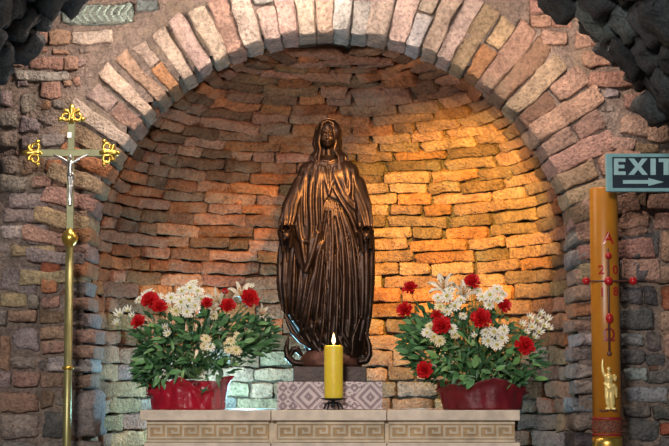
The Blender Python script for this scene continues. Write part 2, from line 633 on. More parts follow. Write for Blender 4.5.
def shell(name, fn, nu, nv, mat, label, cat):
    vs, fs = [], []
    for j in range(nv + 1):
        for i in range(nu + 1):
            p, n = fn(i / nu, j / nv)
            q = p * 6
            d = noise.noise(q) * 0.016 + noise.noise(q * 3) * 0.012
            vs.append(p + n * d)
    for j in range(nv):
        for i in range(nu):
            a = j * (nu + 1) + i
            fs.append((a, a + 1, a + nu + 2, a + nu + 1))
    o = MB().add(vs, fs).build(name, mat, None, True)
    return tag(o, label, cat, kind='structure')


def f_drum(u, v):
    A = -0.02 + u * (PI + 0.04)
    p = niche_pt(A, v * ARZ, 0.022)
    return p, (Vector((ARX, NY, p.z)) - p).normalized()


def f_dome(u, v):
    A, ph = -0.02 + u * (PI + 0.04), v * 1.53
    p = dome_pt(A, ph, 0.022)
    return p, (Vector((ARX, NY, ARZ)) - p).normalized()


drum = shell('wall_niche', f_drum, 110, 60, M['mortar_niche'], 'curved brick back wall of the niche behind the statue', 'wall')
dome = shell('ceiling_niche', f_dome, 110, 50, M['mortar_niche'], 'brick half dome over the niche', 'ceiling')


def course(ptfn, parent, height, r, stretch=1.0):
    """one course of bricks along the half ellipse"""
    A = -0.03 - r.random() * 0.1
    while A < PI + 0.02:
        L = r.choice((0.11, 0.15, 0.18, 0.21, 0.23, 0.25, 0.28, 0.31)) * r.uniform(0.88, 1.12) * stretch
        e = 1e-3
        p0 = ptfn(max(0, A))
        sp = (ptfn(max(0, A) + e) - p0).length / e
        dA = L / sp
        gap = r.uniform(0.006, 0.016) / sp
        Am = A + dA / 2
        if 0.0 < Am < PI:
            p = ptfn(Am)
            t = (ptfn(Am + e) - ptfn(Am - e)).normalized()          # runs right to left
            yield Am, p, -t, L
        A += dA + gap


r1 = random.Random(21)
z = 0.86
nb = 0
while z < ARZ - 0.02:
    h = r1.uniform(0.080, 0.098)
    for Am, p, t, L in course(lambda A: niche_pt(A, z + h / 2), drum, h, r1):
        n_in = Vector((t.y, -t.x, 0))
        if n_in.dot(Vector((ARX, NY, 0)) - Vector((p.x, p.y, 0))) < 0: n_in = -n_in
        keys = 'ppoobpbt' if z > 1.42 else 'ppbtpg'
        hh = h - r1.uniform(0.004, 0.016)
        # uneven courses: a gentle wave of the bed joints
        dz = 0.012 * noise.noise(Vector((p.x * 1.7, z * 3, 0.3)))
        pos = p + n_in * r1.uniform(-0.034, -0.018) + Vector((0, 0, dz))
        place(BR, 'brick', (L, hh, 0.11), pos, (t, -n_in, (0, 0, 1)), drum, tuple(c_ * q_ for c_, q_ in zip(tone(keys, r1, .30), (0.84, 0.63, 0.46))) if z > 1.42 else tuple(c_ * q_ for c_, q_ in zip(tone(keys, r1, .25), (0.95, 0.84, 0.72))), r1)  # brown brick tint; the even darkening higher up stands in for niche shade
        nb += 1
    z += h
ph = 0.0
while ph < 1.36:
    h = r1.uniform(0.060, 0.078)
    dph = h / NA
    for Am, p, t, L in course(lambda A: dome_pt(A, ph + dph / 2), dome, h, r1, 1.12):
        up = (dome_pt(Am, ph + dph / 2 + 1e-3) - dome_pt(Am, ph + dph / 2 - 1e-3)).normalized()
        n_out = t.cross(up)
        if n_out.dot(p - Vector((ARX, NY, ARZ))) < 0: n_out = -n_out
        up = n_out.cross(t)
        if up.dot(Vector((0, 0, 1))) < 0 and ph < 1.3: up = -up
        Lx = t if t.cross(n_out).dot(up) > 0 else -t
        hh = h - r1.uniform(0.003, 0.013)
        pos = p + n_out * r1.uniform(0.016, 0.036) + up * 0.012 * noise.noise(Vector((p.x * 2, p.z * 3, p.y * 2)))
        place(BR, 'brick', (L, hh, 0.11), pos, (Lx, n_out, up), dome, tuple(c_ * q_ for c_, q_ in zip(tone('ppobbopp', r1, .30), (0.80, 0.60, 0.44))), r1, 0.05)  # dome bricks evenly darkened too, shade of the niche put into their colour
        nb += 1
    ph += dph

# the arch of long thin bricks on edge
ring_bm = MB()
nseg = 90
vs = []
for k in range(nseg + 1):
    a = -0.06 + (PI + 0.12) * k / nseg
    for rr, yy in ((ARR + 0.03, 0.03), (ARR + 0.012, 0.33)):
        vs.append((ARX + rr * math.cos(a), yy, ARZ + rr * math.sin(a)))
ring_bm.add(vs, [(2 * k, 2 * k + 1, 2 * k + 3, 2 * k + 2) for k in range(nseg)])
ring = ring_bm.build('trim_1', M['mortar_face'], None, True)
tag(ring, 'round arch of long bricks set on edge framing the niche', 'arch', kind='structure')
r2 = random.Random(5)
a = -0.02
while a < PI + 0.02:
    left = a > 2.0
    th = r2.uniform(0.056, 0.08) if left else r2.uniform(0.07, 0.095)
    gap = r2.uniform(0.016, 0.036) if left else r2.uniform(0.004, 0.012)
    total = r2.uniform(0.34, 0.42) if a < 1.2 else (r2.uniform(0.27, 0.34) if a > 1.9 else r2.uniform(0.33, 0.37))
    am = a + th / 2 / ARR
    n = Vector((math.cos(am), 0, math.sin(am)))
    tt = Vector((-math.sin(am), 0, math.cos(am)))
    keys = 'wwppto' if 0.9 < a < 2.75 else ('pppbt' if a <= 0.9 else 'ptbg')
    if 1.15 < a < 2.1: keys = 'wwwlp'
    spl = r2.random()
    pieces = [(0, total)] if spl < 0.7 else [(0, total * 0.5), (total * 0.54, total)]
    for q0, q1 in pieces:
        L = q1 - q0
        thm = th * (1 + ((q0 + q1) / 2) / ARR)
        c = Vector((ARX, 0.135 + r2.uniform(-0.018, 0.018), ARZ)) + n * (ARR + (q0 + q1) / 2)
        place(VO, 'voussoir', (L, thm, 0.34), c, (n, (0, 1, 0), n.cross(Vector((0, 1, 0)))), ring, tone(keys, r2, .18), r2, 0.025, False)
    # dark second ring of short bricks seen under the arch
    a += (th + gap) / ARR

# stones and bricks of the wall faces, as (x0, y0, x1, y1, tone, tilt)
LEFT = [
    (62, 6, 136, 26, 'm', -.05), (137, 0, 158, 12, 'c', 0), (50, 31, 70, 45, 'p', 0), (72, 32, 113, 45, 'w', -.03), (40, 34, 48, 44, 'p', 0),
    (30, 58, 64, 69, 'p', 0), (65, 57, 78, 70, 'p', 0), (16, 72, 70, 82, 'l', .03), (42, 83, 61, 99, 'p', 0), (22, 94, 38, 113, 'g', 0), (0, 92, 12, 105, 'g', 0),
    (42, 134, 65, 147, 'g', 0), (0, 112, 17, 128, 'g', 0), (20, 118, 40, 132, 'g', .1), (0, 132, 18, 148, 'g', 0), (22, 138, 38, 150, 'g', 0),
    (0, 158, 18, 174, 'g', 0), (0, 177, 26, 194, 'g', 0), (47, 161, 62, 173, 'o', 0), (24, 158, 44, 171, 'b', 0), (74, 161, 97, 174, 'o', 0),
    (33, 177, 52, 188, 'p', 0), (54, 178, 66, 188, 'b', 0), (72, 178, 95, 189, 'p', 0), (9, 193, 47, 208, 'g', 0), (48, 194, 66, 206, 'p', 0), (70, 195, 92, 209, 'p', 0),
    (4, 210, 52, 223, 'g', 0), (53, 210, 66, 223, 'p', 0), (72, 212, 90, 225, 'p', 0), (2, 226, 48, 240, 'l', 0), (50, 227, 64, 240, 'b', 0), (75, 230, 92, 243, 'o', 0),
    (12, 246, 56, 257, 't', 0), (0, 243, 10, 258, 'g', 0), (72, 246, 90, 260, 'p', 0), (43, 260, 60, 278, 'r', 0), (72, 262, 90, 278, 'o', 0), (2, 263, 38, 292, 'g', .05),
    (43, 280, 58, 294, 'o', 0), (70, 281, 88, 295, 'g', 0), (0, 294, 27, 306, 't', 0), (43, 297, 60, 308, 'p', 0), (71, 298, 90, 310, 'p', 0), (28, 296, 40, 308, 'g', 0),
    (9, 311, 37, 322, 'p', 0), (40, 311, 64, 323, 'b', 0), (72, 313, 92, 326, 'g', 0), (0, 310, 7, 326, 'g', 0),
    (15, 329, 37, 350, 'g', 0), (0, 336, 10, 368, 'p', .1), (40, 327, 66, 339, 'p', 0), (42, 342, 66, 352, 'p', 0), (73, 330, 96, 343, 'p', 0), (72, 346, 95, 358, 'p', 0),
    (12, 356, 36, 368, 'g', 0), (48, 357, 70, 371, 'l', 0), (73, 359, 93, 372, 'l', 0), (14, 372, 40, 386, 'p', 0), (42, 373, 66, 387, 'p', 0), (72, 375, 92, 388, 'p', 0), (0, 372, 11, 388, 'g', 0),
    (0, 393, 37, 411, 'p', 0), (0, 414, 38, 438, 'g', 0), (42, 391, 54, 406, 'b', 0), (44, 410, 66, 438, 'd', 0), (74, 391, 96, 436, 'g', -.1), (0, 441, 36, 456, 'g', 0), (42, 441, 100, 456, 'g', 0)]
RIGHT = [
    (530, 2, 554, 13, 'p', 0), (530, 16, 549, 28, 'p', 0), (551, 15, 571, 28, 'p', 0), (541, 32, 566, 46, 'p', .05), (575, 31, 597, 47, 'p', 0), (598, 40, 622, 54, 'p', 0),
    (582, 50, 618, 67, 'p', 0), (588, 71, 645, 88, 'p', .02), (626, 94, 664, 111, 'p', 0), (647, 76, 672, 90, 'p', 0), (621, 114, 650, 135, 'p', 0), (652, 114, 676, 126, 'b', 0), (648, 128, 668, 143, 'p', 0),
    (634, 144, 658, 154, 'b', 0), (610, 138, 634, 150, 'p', 0.1), (600, 152, 640, 166, 'p', 0), (644, 158, 676, 172, 'b', 0), (612, 172, 640, 186, 'p', 0), (644, 176, 676, 190, 'p', 0),
    (618, 192, 645, 206, 'b', 0), (647, 195, 676, 210, 'p', 0), (619, 210, 647, 228, 'p', 0), (654, 212, 676, 228, 'p', 0), (620, 231, 640, 258, 'd', .1), (641, 231, 660, 257, 'd', -.1), (662, 232, 680, 262, 'p', 0),
    (619, 262, 648, 282, 'd', 0), (655, 266, 680, 283, 'p', 0), (622, 286, 642, 303, 'd', 0), (644, 286, 656, 304, 'd', 0), (660, 287, 680, 309, 'r', 0), (620, 308, 652, 329, 'd', 0), (660, 312, 680, 328, 'p', 0),
    (620, 333, 642, 345, 'c', 0), (645, 333, 660, 350, 'd', 0), (662, 335, 680, 356, 'p', 0), (622, 349, 642, 364, 'd', 0), (646, 354, 664, 366, 'd', 0), (624, 368, 646, 380, 'c', 0), (648, 370, 672, 383, 'd', 0),
    (626, 387, 667, 402, 'c', 0), (624, 406, 650, 417, 'd', 0), (653, 406, 680, 418, 'd', 0), (628, 420, 658, 443, 'd', 0), (660, 423, 680, 434, 'r', 0), (660, 437, 680, 450, 'd', 0), (624, 446, 658, 458, 'd', 0),
    (572, 198, 592, 213, 'p', 0), (571, 216, 591, 229, 'p', 0), (572, 232, 592, 246, 'g', 0), (571, 249, 591, 266, 'g', 0), (574, 269, 594, 283, 'p', 0), (572, 286, 592, 300, 'p', 0), (574, 303, 594, 316, 'o', 0),
    (572, 319, 594, 331, 'p', 0), (577, 334, 597, 345, 'l', 0), (572, 348, 594, 361, 'g', 0), (574, 364, 596, 377, 'g', 0), (575, 380, 596, 394, 'g', 0), (572, 397, 596, 412, 'c', 0), (574, 415, 596, 430, 'g', 0), (572, 433, 596, 448, 'd', 0),
    (596, 200, 616, 214, 'p', 0), (596, 217, 616, 230, 'p', 0), (597, 233, 616, 246, 'p', 0), (596, 249, 616, 262, 'd', 0), (598, 266, 616, 282, 'd', 0), (596, 300, 616, 315, 'd', 0), (598, 330, 618, 345, 'd', 0), (598, 360, 618, 376, 'd', 0), (598, 395, 618, 410, 'd', 0)]
r3 = random.Random(11)


def lay(rects, parent):
    for x0, y0, x1, y1, k, tl in rects:
        c = W((x0 + x1) / 2, (y0 + y1) / 2, 0.0)
        L, H = (x1 - x0 + 0.6) * 0.005, (y1 - y0 + 0.4) * 0.005
        jamb = (70 <= x0 <= 76 and y0 > 155) or (571 <= x0 <= 577 and y0 > 190)
        D = 0.34 if jamb else 0.12
        lib = BR if (H < 0.085 and k not in 'gldc') else ST
        c.y = D / 2 - 0.035 + r3.uniform(-0.012, 0.018)
        ca, sa = math.cos(tl), math.sin(tl)
        place(lib, 'brick' if lib is BR else 'stone', (L, H, D), c, ((ca, 0, -sa), (0, 1, 0), (sa, 0, ca)), parent, tone(k, r3, .12), r3, 0.03)


lay(LEFT, wl)
lay(RIGHT, wr)
ch = MB()
for k in range(9):
    for sgn in (-1, 1):
        for q in range(4):
            p_ = W(70 + k * 7.2 + q * 1.5, 15.6 + sgn * (1.2 + q * 2.0), 0)
            ch.box((p_.x - 0.006, -0.057, p_.z - 0.0042), (p_.x + 0.006, -0.03, p_.z + 0.0042))
chv = ch.build('carved_chevrons', M['marble_green'], wl)


def fill(rects, parent, x0, x1, y0, y1, n, keys):
    """small rubble between the larger stones"""
    taken = list(rects)
    for _ in range(n):
        ww, hh = r3.uniform(7, 15), r3.uniform(5, 10)
        cx, cy = r3.uniform(x0, x1), r3.uniform(y0, y1)
        R = (cx - ww / 2, cy - hh / 2, cx + ww / 2, cy + hh / 2)
        if any(R[0] < t[2] - 1 and R[2] > t[0] + 1 and R[1] < t[3] - 1 and R[3] > t[1] + 1 for t in taken): continue
        if math.hypot(cx - 332, cy - 275) < 247 + 70 and cy < 190: continue
        if 88 < cx < 574: continue
        taken.append(R)
        c = W(cx, cy, 0.045)
        tl = r3.uniform(-.2, .2)
        place(ST, 'stone', (ww * .005, hh * .005, 0.12), c, ((math.cos(tl), 0, -math.sin(tl)), (0, 1, 0), (math.sin(tl), 0, math.cos(tl))), parent, tone(keys, r3), r3)


fill(LEFT, wl, 0, 88, 40, 446, 500, 'ggpb')
fill(RIGHT, wr, 575, 690, 30, 446, 500, 'pbgd')

# the near vault: a short barrel of dark rough stones above the viewer's side
VZ, VR, VY0, VY1 = 1.636, 1.672, -2.3, -1.15
VX = (313 - 334.5) * 0.0042
vm = MB()
vs = []
for j, yy in enumerate((VY1, VY0)):
    pass
nseg, nd_ = 60, 12
fs = []
prof = [(VR + 0.5, VY1)] + [(VR + 0.05, VY1 + (VY0 - VY1) * t / 8) for t in range(9)] + [(VR + 0.6, VY0)]
for i, (rr, yy) in enumerate(prof):
    for k in range(nseg + 1):
        a = -0.25 + (PI + 0.5) * k / nseg
        vs.append((VX + rr * math.cos(a), yy, VZ + rr * math.sin(a)))
for i in range(len(prof) - 1):
    for k in range(nseg):
        q = i * (nseg + 1) + k
        fs.append((q, q + 1, q + nseg + 2, q + nseg + 1))
vault = MB().add(vs, fs).build('ceiling_vault', M['dark_mortar'], None, True)
tag(vault, 'dark rough stone vault nearer than the niche arch', 'vault', kind='structure')
r4 = random.Random(3)
for row in range(5):
    yy = VY1 - 0.10 - row * 0.235
    a = 0.45 + r4.random() * 0.06
    while a < PI - 0.45:
        wd = r4.uniform(0.10, 0.2)
        am = a + wd / 2 / VR
        if not (1.12 < am < 2.02):
            n = Vector((math.cos(am), 0, math.sin(am)))
            tt = Vector((-math.sin(am), 0, math.cos(am)))
            c = Vector((VX, yy, VZ)) + n * (VR + 0.055 + r4.uniform(-0.03, 0.03))
            f = r4.uniform(0.6, 1.7)
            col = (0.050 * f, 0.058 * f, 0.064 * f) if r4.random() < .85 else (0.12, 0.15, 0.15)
            place(DK, 'stone', (wd, 0.235, 0.17), c, (tt, n, tt.cross(n)), vault, col, r4, 0.08)
        a += (wd + 0.015) / VR
for a in np.arange(0.45, PI - 0.45, 0.105):                        # paler stones of the outer face
    if 1.12 < a < 2.02: continue
    n = Vector((math.cos(a), 0, math.sin(a)))
    tt = Vector((-math.sin(a), 0, math.cos(a)))
    c = Vector((VX, VY0 - 0.0, VZ)) + n * (VR + 0.24)
    place(DK, 'stone', (0.36, 0.15, 0.2), c, (n, (0, 1, 0), n.cross(Vector((0, 1, 0)))), vault, (0.34, 0.32, 0.34), r4, 0.05)


# ------------------------------------------------------------------ distance-field sculpting
class Field:
    def __init__(s, lo, hi, h):
        s.lo, s.h = np.array(lo, float), h
        s.n = [int(math.ceil((hi[k] - lo[k]) / h)) + 1 for k in range(3)]
        s.ax = [(lo[k] + h * np.arange(s.n[k])).astype(np.float32) for k in range(3)]
        s.F = np.full(s.n, 50.0, np.float32)

    def grids(s, sl=None):
        X, Y, Z = s.ax if sl is None else [s.ax[k][sl[k]] for k in range(3)]
        return X[:, None, None], Y[None, :, None], Z[None, None, :]

    def sl(s, lo, hi):
        out = []
        for k in range(3):
            a = max(0, int((lo[k] - s.lo[k]) / s.h))
            b = min(s.n[k], int((hi[k] - s.lo[k]) / s.h) + 2)
            if b <= a: return None
            out.append(slice(a, b))
        return tuple(out)

    def op(s, sl, d, k, sub):
        A = s.F[sl]
        if sub:
            B = -d
            h = np.clip(.5 - .5 * (B - A) / -k, 0, 1) if False else np.clip(.5 + .5 * (B - A) / k, 0, 1)
            s.F[sl] = A * (1 - h) + B * h + k * h * (1 - h)
        else:
            h = np.clip(.5 + .5 * (d - A) / k, 0, 1)
            s.F[sl] = d * (1 - h) + A * h - k * h * (1 - h)

    def cap(s, a, b, ra, rb=None, k=1.0, sub=False):
        rb = ra if rb is None else rb
        a, b = np.array(a, float), np.array(b, float)
        m = max(ra, rb) + k + 1.5 * s.h
        sl = s.sl(np.minimum(a, b) - m, np.maximum(a, b) + m)
        if sl is None: return
        X, Y, Z = s.grids(sl)
        ab = b - a
        L2 = max(1e-9, float(ab @ ab))
        t = np.clip(((X - a[0]) * ab[0] + (Y - a[1]) * ab[1] + (Z - a[2]) * ab[2]) / L2, 0, 1)
        d = np.sqrt((X - a[0] - t * ab[0]) ** 2 + (Y - a[1] - t * ab[1]) ** 2 + (Z - a[2] - t * ab[2]) ** 2) - (ra + (rb - ra) * t)
        s.op(sl, d, k, sub)

    def path(s, pts, rs, k=1.0, sub=False):
        if not hasattr(rs, '__len__'): rs = [rs] * len(pts)
        pts = [np.array(p, float) for p in pts]
        m = max(rs) + k + 1.5 * s.h
        sl = s.sl(np.min(pts, 0) - m, np.max(pts, 0) + m)
        if sl is None: return
        X, Y, Z = s.grids(sl)
        D = None
        for a, b, ra, rb in zip(pts[:-1], pts[1:], rs[:-1], rs[1:]):
            ab = b - a
            L2 = max(1e-9, float(ab @ ab))
            t = np.clip(((X - a[0]) * ab[0] + (Y - a[1]) * ab[1] + (Z - a[2]) * ab[2]) / L2, 0, 1)
            d = np.sqrt((X - a[0] - t * ab[0]) ** 2 + (Y - a[1] - t * ab[1]) ** 2 + (Z - a[2] - t * ab[2]) ** 2) - (ra + (rb - ra) * t)
            D = d if D is None else np.minimum(D, d)
        s.op(sl, D.astype(np.float32), k, sub)

    def ell(s, c, r, k=1.0, sub=False):
        c, r = np.array(c, float), np.array(r, float)
        m = r.max() * 0 + r + k + 2 * s.h
        sl = s.sl(c - m, c + m)
        if sl is None: return
        X, Y, Z = s.grids(sl)
        q = np.sqrt(((X - c[0]) / r[0]) ** 2 + ((Y - c[1]) / r[1]) ** 2 + ((Z - c[2]) / r[2]) ** 2)
        s.op(sl, (q - 1) * r.min(), k, sub)

    def mesh(s, name, mat, scale, flip=1):
        F = s.F
        nx, ny, nz = s.n
        neg = F < 0
        cnt = np.zeros((nx - 1, ny - 1, nz - 1), np.uint8)
        acc = np.zeros((nx - 1, ny - 1, nz - 1, 3), np.float32)
        C = [(slice(None, -1), slice(1, None))] * 3
        for axis in range(3):
            o1, o2 = [q for q in range(3) if q != axis]
            for i in (0, 1):
                for j in (0, 1):
                    sa = [None] * 3
                    sb = [None] * 3
                    sa[axis], sb[axis] = slice(None, -1), slice(1, None)
                    sa[o1] = sb[o1] = C[o1][i]
                    sa[o2] = sb[o2] = C[o2][j]
                    fa, fb = F[tuple(sa)], F[tuple(sb)]
                    cr = neg[tuple(sa)] != neg[tuple(sb)]
                    t = fa[cr] / (fa[cr] - fb[cr])
                    cnt[cr] += 1
                    v = np.zeros((t.size, 3), np.float32)
                    v[:, axis], v[:, o1], v[:, o2] = t, i, j
                    acc[cr] += v
        act = cnt > 0
        ids = np.full(act.shape, -1, np.int64)
        ids[act] = np.arange(int(act.sum()))
        cell = np.argwhere(act).astype(np.float32)
        V = (cell + acc[act] / cnt[act][:, None]) * s.h + s.lo[None, :]
        faces = []
        for axis in range(3):
            o1, o2 = [(1, 2), (2, 0), (0, 1)][axis]
            sa = [slice(1, -1)] * 3
            sb = [slice(1, -1)] * 3
            sa[axis], sb[axis] = slice(0, -1), slice(1, None)
            na, nb2 = neg[tuple(sa)], neg[tuple(sb)]
            for inv in (False, True):
                e = np.argwhere((na & ~nb2) if not inv else (~na & nb2))
                if not len(e): continue
                base = e.copy()
                base[:, o1] += 1
                base[:, o2] += 1
                q = []
                for d1, d2 in ((1, 1), (0, 1), (0, 0), (1, 0)):
                    c = base.copy()
                    c[:, o1] -= d1
                    c[:, o2] -= d2
                    q.append(ids[c[:, 0], c[:, 1], c[:, 2]])
                q = np.stack(q, 1)
                faces.append(q[:, ::-1] if inv else q)
        Q = np.concatenate(faces)
        Q = Q[(Q >= 0).all(1)]
        m = bpy.data.meshes.new(name)
        m.vertices.add(len(V))
        m.vertices.foreach_set('co', (V * scale).astype(np.float32).ravel())
        m.loops.add(len(Q) * 4)
        m.loops.foreach_set('vertex_index', Q.astype(np.int32).ravel())
        m.polygons.add(len(Q))
        m.polygons.foreach_set('loop_start', np.arange(0, len(Q) * 4, 4, dtype=np.int32))
        m.update(calc_edges=True)
        m.validate()
        m.shade_smooth()
        m.materials.append(mat)
        return m


# ------------------------------------------------------------------ altar
AY0 = -0.38                                  # front of the altar
ALT_Z = W(334, 410.2, AY0).z
altar = thing('altar', 'pale stone altar ledge carved with a Greek key frieze under the statue', 'altar', (0, 0, 0))


def ax(px, y=AY0): return W(px, 410, y).x


mA = mpp(AY0)
SPLIT = [(140, 270.6), (271.4, 386.4), (387.2, 520)]
PAN = [(146, 268.5), (276.5, 384.5), (389, 515.5)]
zs1 = W(334, 420.5, AY0).z
zf0, zf1 = W(334, 442.5, AY0).z, zs1
for i, ((a0, a1), (b0, b1)) in enumerate(zip(SPLIT, PAN)):
    dy = -0.012 if i == 1 else 0.0
    sl_ = MB().box((ax(a0), AY0 + dy, zs1), (ax(a1), 0.36, ALT_Z), 0.004).build('slab', M['marble'], altar)
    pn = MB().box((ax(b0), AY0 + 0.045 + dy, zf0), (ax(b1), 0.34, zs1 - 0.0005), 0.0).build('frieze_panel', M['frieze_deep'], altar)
    fb = MB()
    yf = AY0 + 0.045 + dy
    ph_ = zf1 - zf0
    # fillets above and below, then the running key, all raised
    fb.box((ax(b0), yf - 0.008, zf1 - 0.018), (ax(b1), yf + 0.002, zf1 - 0.0015))
    fb.box((ax(b0), yf - 0.008, zf0 + 0.001), (ax(b1), yf + 0.002, zf0 + 0.012))
    n = (7, 6, 7)[i]
    z0, z1 = zf0 + 0.017, zf1 - 0.024
    u = (ax(b1) - ax(b0) - 0.01) / n
    hh = z1 - z0
    t = hh / 7.2
    for q in range(n):
        x0 = ax(b0) + 0.006 + q * u

        def bar(xa, za, xb, zb):
            fb.box((x0 + xa * u, yf - 0.009, z0 + za * hh), (x0 + xb * u, yf + 0.002, z0 + zb * hh))
        tx, tz = 0.135, 0.17
        bar(0, 0, tx, 1)                      # riser
        bar(tx, 1 - tz, 0.86, 1)              # top
        bar(0.86 - tx, 0.36, 0.86, 1 - tz)    # drop
        bar(0.36, 0.36, 0.86 - tx, 0.36 + tz)  # inner foot
        bar(0.36, 0.36 + tz, 0.36 + tx, 0.66)  # inner hook
        bar(tx, 0, 1.0, tz * 0.95)            # baseline to the next key
    fb.build('key_pattern', M['frieze'], pn)
    MB().box((ax(a0 + (4 if i == 0 else 0)), AY0 + 0.01 + dy, zf0 - 0.08), (ax(a1), 0.36, zf0 - 0.001), 0.004).build('moulding', M['marble'], altar)
MB().box((ax(150), AY0 + 0.062, 0.0), (ax(512), 0.33, zs1 - 0.002)).build('body', M['frieze'], altar)

# raised block under the statue and its lace cover
SY0 = -0.13
zc = W(330, 382.3, SY0).z
xa, xb = W(277.3, 395, SY0).x, W(382.3, 395, SY0).x
step = MB().box((xa + 0.006, SY0 + 0.006, ALT_Z), (xb - 0.006, 0.31, zc - 0.004), 0.003).build('stone_block', M['plain_stone'])
tag(step, 'low stone block hidden under the patterned lace cloth', 'block')
cb = MB()
n, vs, fs = 48, [], []
prof = [(SY0 - 0.004, ALT_Z + 0.002), (SY0 - 0.005, ALT_Z + 0.06), (SY0 - 0.004, zc - 0.002), (SY0, zc + 0.001), (0.1, zc + 0.001), (0.30, zc + 0.001)]
for k in range(n + 1):
    x = xa + (xb - xa) * k / n
    for q, (yy, zz) in enumerate(prof):
        wob = 0.003 * math.sin(k * 0.9) * (1 if q == 0 else (0.5 if q == 1 else 0))
        vs.append((x, yy - abs(wob), zz))
m_ = len(prof)
for k in range(n):
    for q in range(m_ - 1):
        fs.append((k * m_ + q, (k + 1) * m_ + q, (k + 1) * m_ + q + 1, k * m_ + q + 1))
cloth_m = MB().add([(x - xa, y - SY0, z_ - ALT_Z) for x, y, z_ in vs], fs).mesh('lace_cloth', M['lace'])
cloth = link('lace_cloth', cloth_m)
cloth.location = (xa, SY0, ALT_Z)
sm = cloth.modifiers.new('thickness', 'SOLIDIFY')
sm.thickness = 0.002
sm.offset = 1
tag(cloth, 'white and mauve diamond-patterned lace cloth under the bronze statue', 'cloth')

# ------------------------------------------------------------------ statue
STY = 0.09
SS = mpp(STY)
ZB = zc + 0.003
statue = thing('bronze_statue', 'dark bronze statue of a robed veiled woman with lowered arms, hands missing', 'statue', (W(328, 383, STY).x, STY, ZB))
PYB = 383.0


def P(px, py, y=0.0): return (px - 328.0, y, PYB - py)


TB = [  # py, x0, x1, depth
    (157, 320, 338, 8.5), (161, 311, 346, 12), (165, 304, 353, 14), (171, 300, 357, 16), (180, 296, 361, 18), (190, 291, 365, 19.5), (200, 288, 369, 20.5), (215, 284.5, 372, 21.5),
    (240, 280.5, 373.5, 22), (260, 278.5, 374, 23), (285, 277.5, 373.5, 23.5), (300, 279.5, 372.5, 23.5), (315, 285, 370.5, 23.5), (330, 294, 368, 22.5), (340, 300, 367, 21.5), (350, 305, 366, 21), (362, 308, 364, 20)]
tb = np.array(TB, float)[::-1]
tz_ = PYB - tb[:, 0]


def prof_at(zv):
    x0 = np.interp(zv, tz_, tb[:, 1]) - 328
    x1 = np.interp(zv, tz_, tb[:, 2]) - 328
    return (x0 + x1) / 2, (x1 - x0) / 2, np.interp(zv, tz_, tb[:, 3])


def yfront(px, py, inset=0.0):
    c, wx, wy = prof_at(PYB - py)
    q = min(0.97, abs((px - 328 - c) / max(1, wx - inset)))
    return -(wy - inset) * (1 - q ** 2.3) ** (1 / 2.3)


def surf(pts, inset=0.0, lift=0.0):
    """resample a traced fold and lay it on the front of the body"""
    out = []
    for (a, b) in zip(pts[:-1], pts[1:]):
        n = max(1, int(math.hypot(b[0] - a[0], b[1] - a[1]) / 7))
        for q in range(n):
            t = q / n
            out.append((a[0] + (b[0] - a[0]) * t, a[1] + (b[1] - a[1]) * t))
    out.append(pts[-1])
    # smooth the polyline once
    o2 = [out[0]] + [((p[0] + 2 * q[0] + r_[0]) / 4, (p[1] + 2 * q[1] + r_[1]) / 4) for p, q, r_ in zip(out[:-2], out[1:-1], out[2:])] + [out[-1]]
    return [P(x, y, yfront(x, y, inset) - lift) for x, y in o2]


def taper(pts, r_, a=0.45, b=0.6, wav=0.15):
    n = len(pts)
    return [r_ * min(1, a + 2.5 * q / n, b + 2.5 * (n - 1 - q) / n) * (1 + wav * math.sin(q * 0.9 + r_ * 40)) for q in range(n)]


def body_sdf(fld, grow, ripple=0.0):
    X, Y, Z = fld.grids()
    c, wx, wy = prof_at(fld.ax[2].astype(float))
    c, wx, wy = [np.asarray(v, np.float32)[None, None, :] for v in (c, wx + grow, wy + grow)]
    th = np.arctan2((Y / wy), (X - c) / wx)
    e = 2.3
    q = (np.abs((X - c) / wx) ** e + np.abs(Y / wy) ** e) ** (1 / e)
    d = (q - 1) * np.minimum(wx, wy) * 0.9
    if ripple: d = d + ripple * np.sin(th * 17 + 0.6 * np.sin(Z * 0.05)) * np.clip((200 - Z) / 60, 0, 1) * (Y > -6)
    top = Z - (PYB - 156)
    bot = (PYB - 358) - Z
    return np.maximum(np.maximum(d, top), bot).astype(np.float32)


def poly_sdf(fld, poly):
    X = fld.ax[0][:, None]
    Z = fld.ax[2][None, :]
    pts = np.array([(p[0] - 328, PYB - p[1]) for p in poly])
    d = np.full((fld.n[0], fld.n[2]), 1e9, np.float32)
    ins = np.zeros_like(d, bool)
    for i in range(len(pts)):
        a, b = pts[i], pts[(i + 1) % len(pts)]
        e = b - a
        t = np.clip(((X - a[0]) * e[0] + (Z - a[1]) * e[1]) / (e @ e), 0, 1)
        d = np.minimum(d, np.hypot(X - a[0] - t * e[0], Z - a[1] - t * e[1]))
        cond = ((a[1] > Z) != (b[1] > Z)) & (X < (b[0] - a[0]) * (Z - a[1]) / (b[1] - a[1] + 1e-12) + a[0])
        ins ^= cond
    return np.where(ins, -d, d)


BLO, BHI, BH = (-55, -36, 18), (51, 29, 234), 0.85
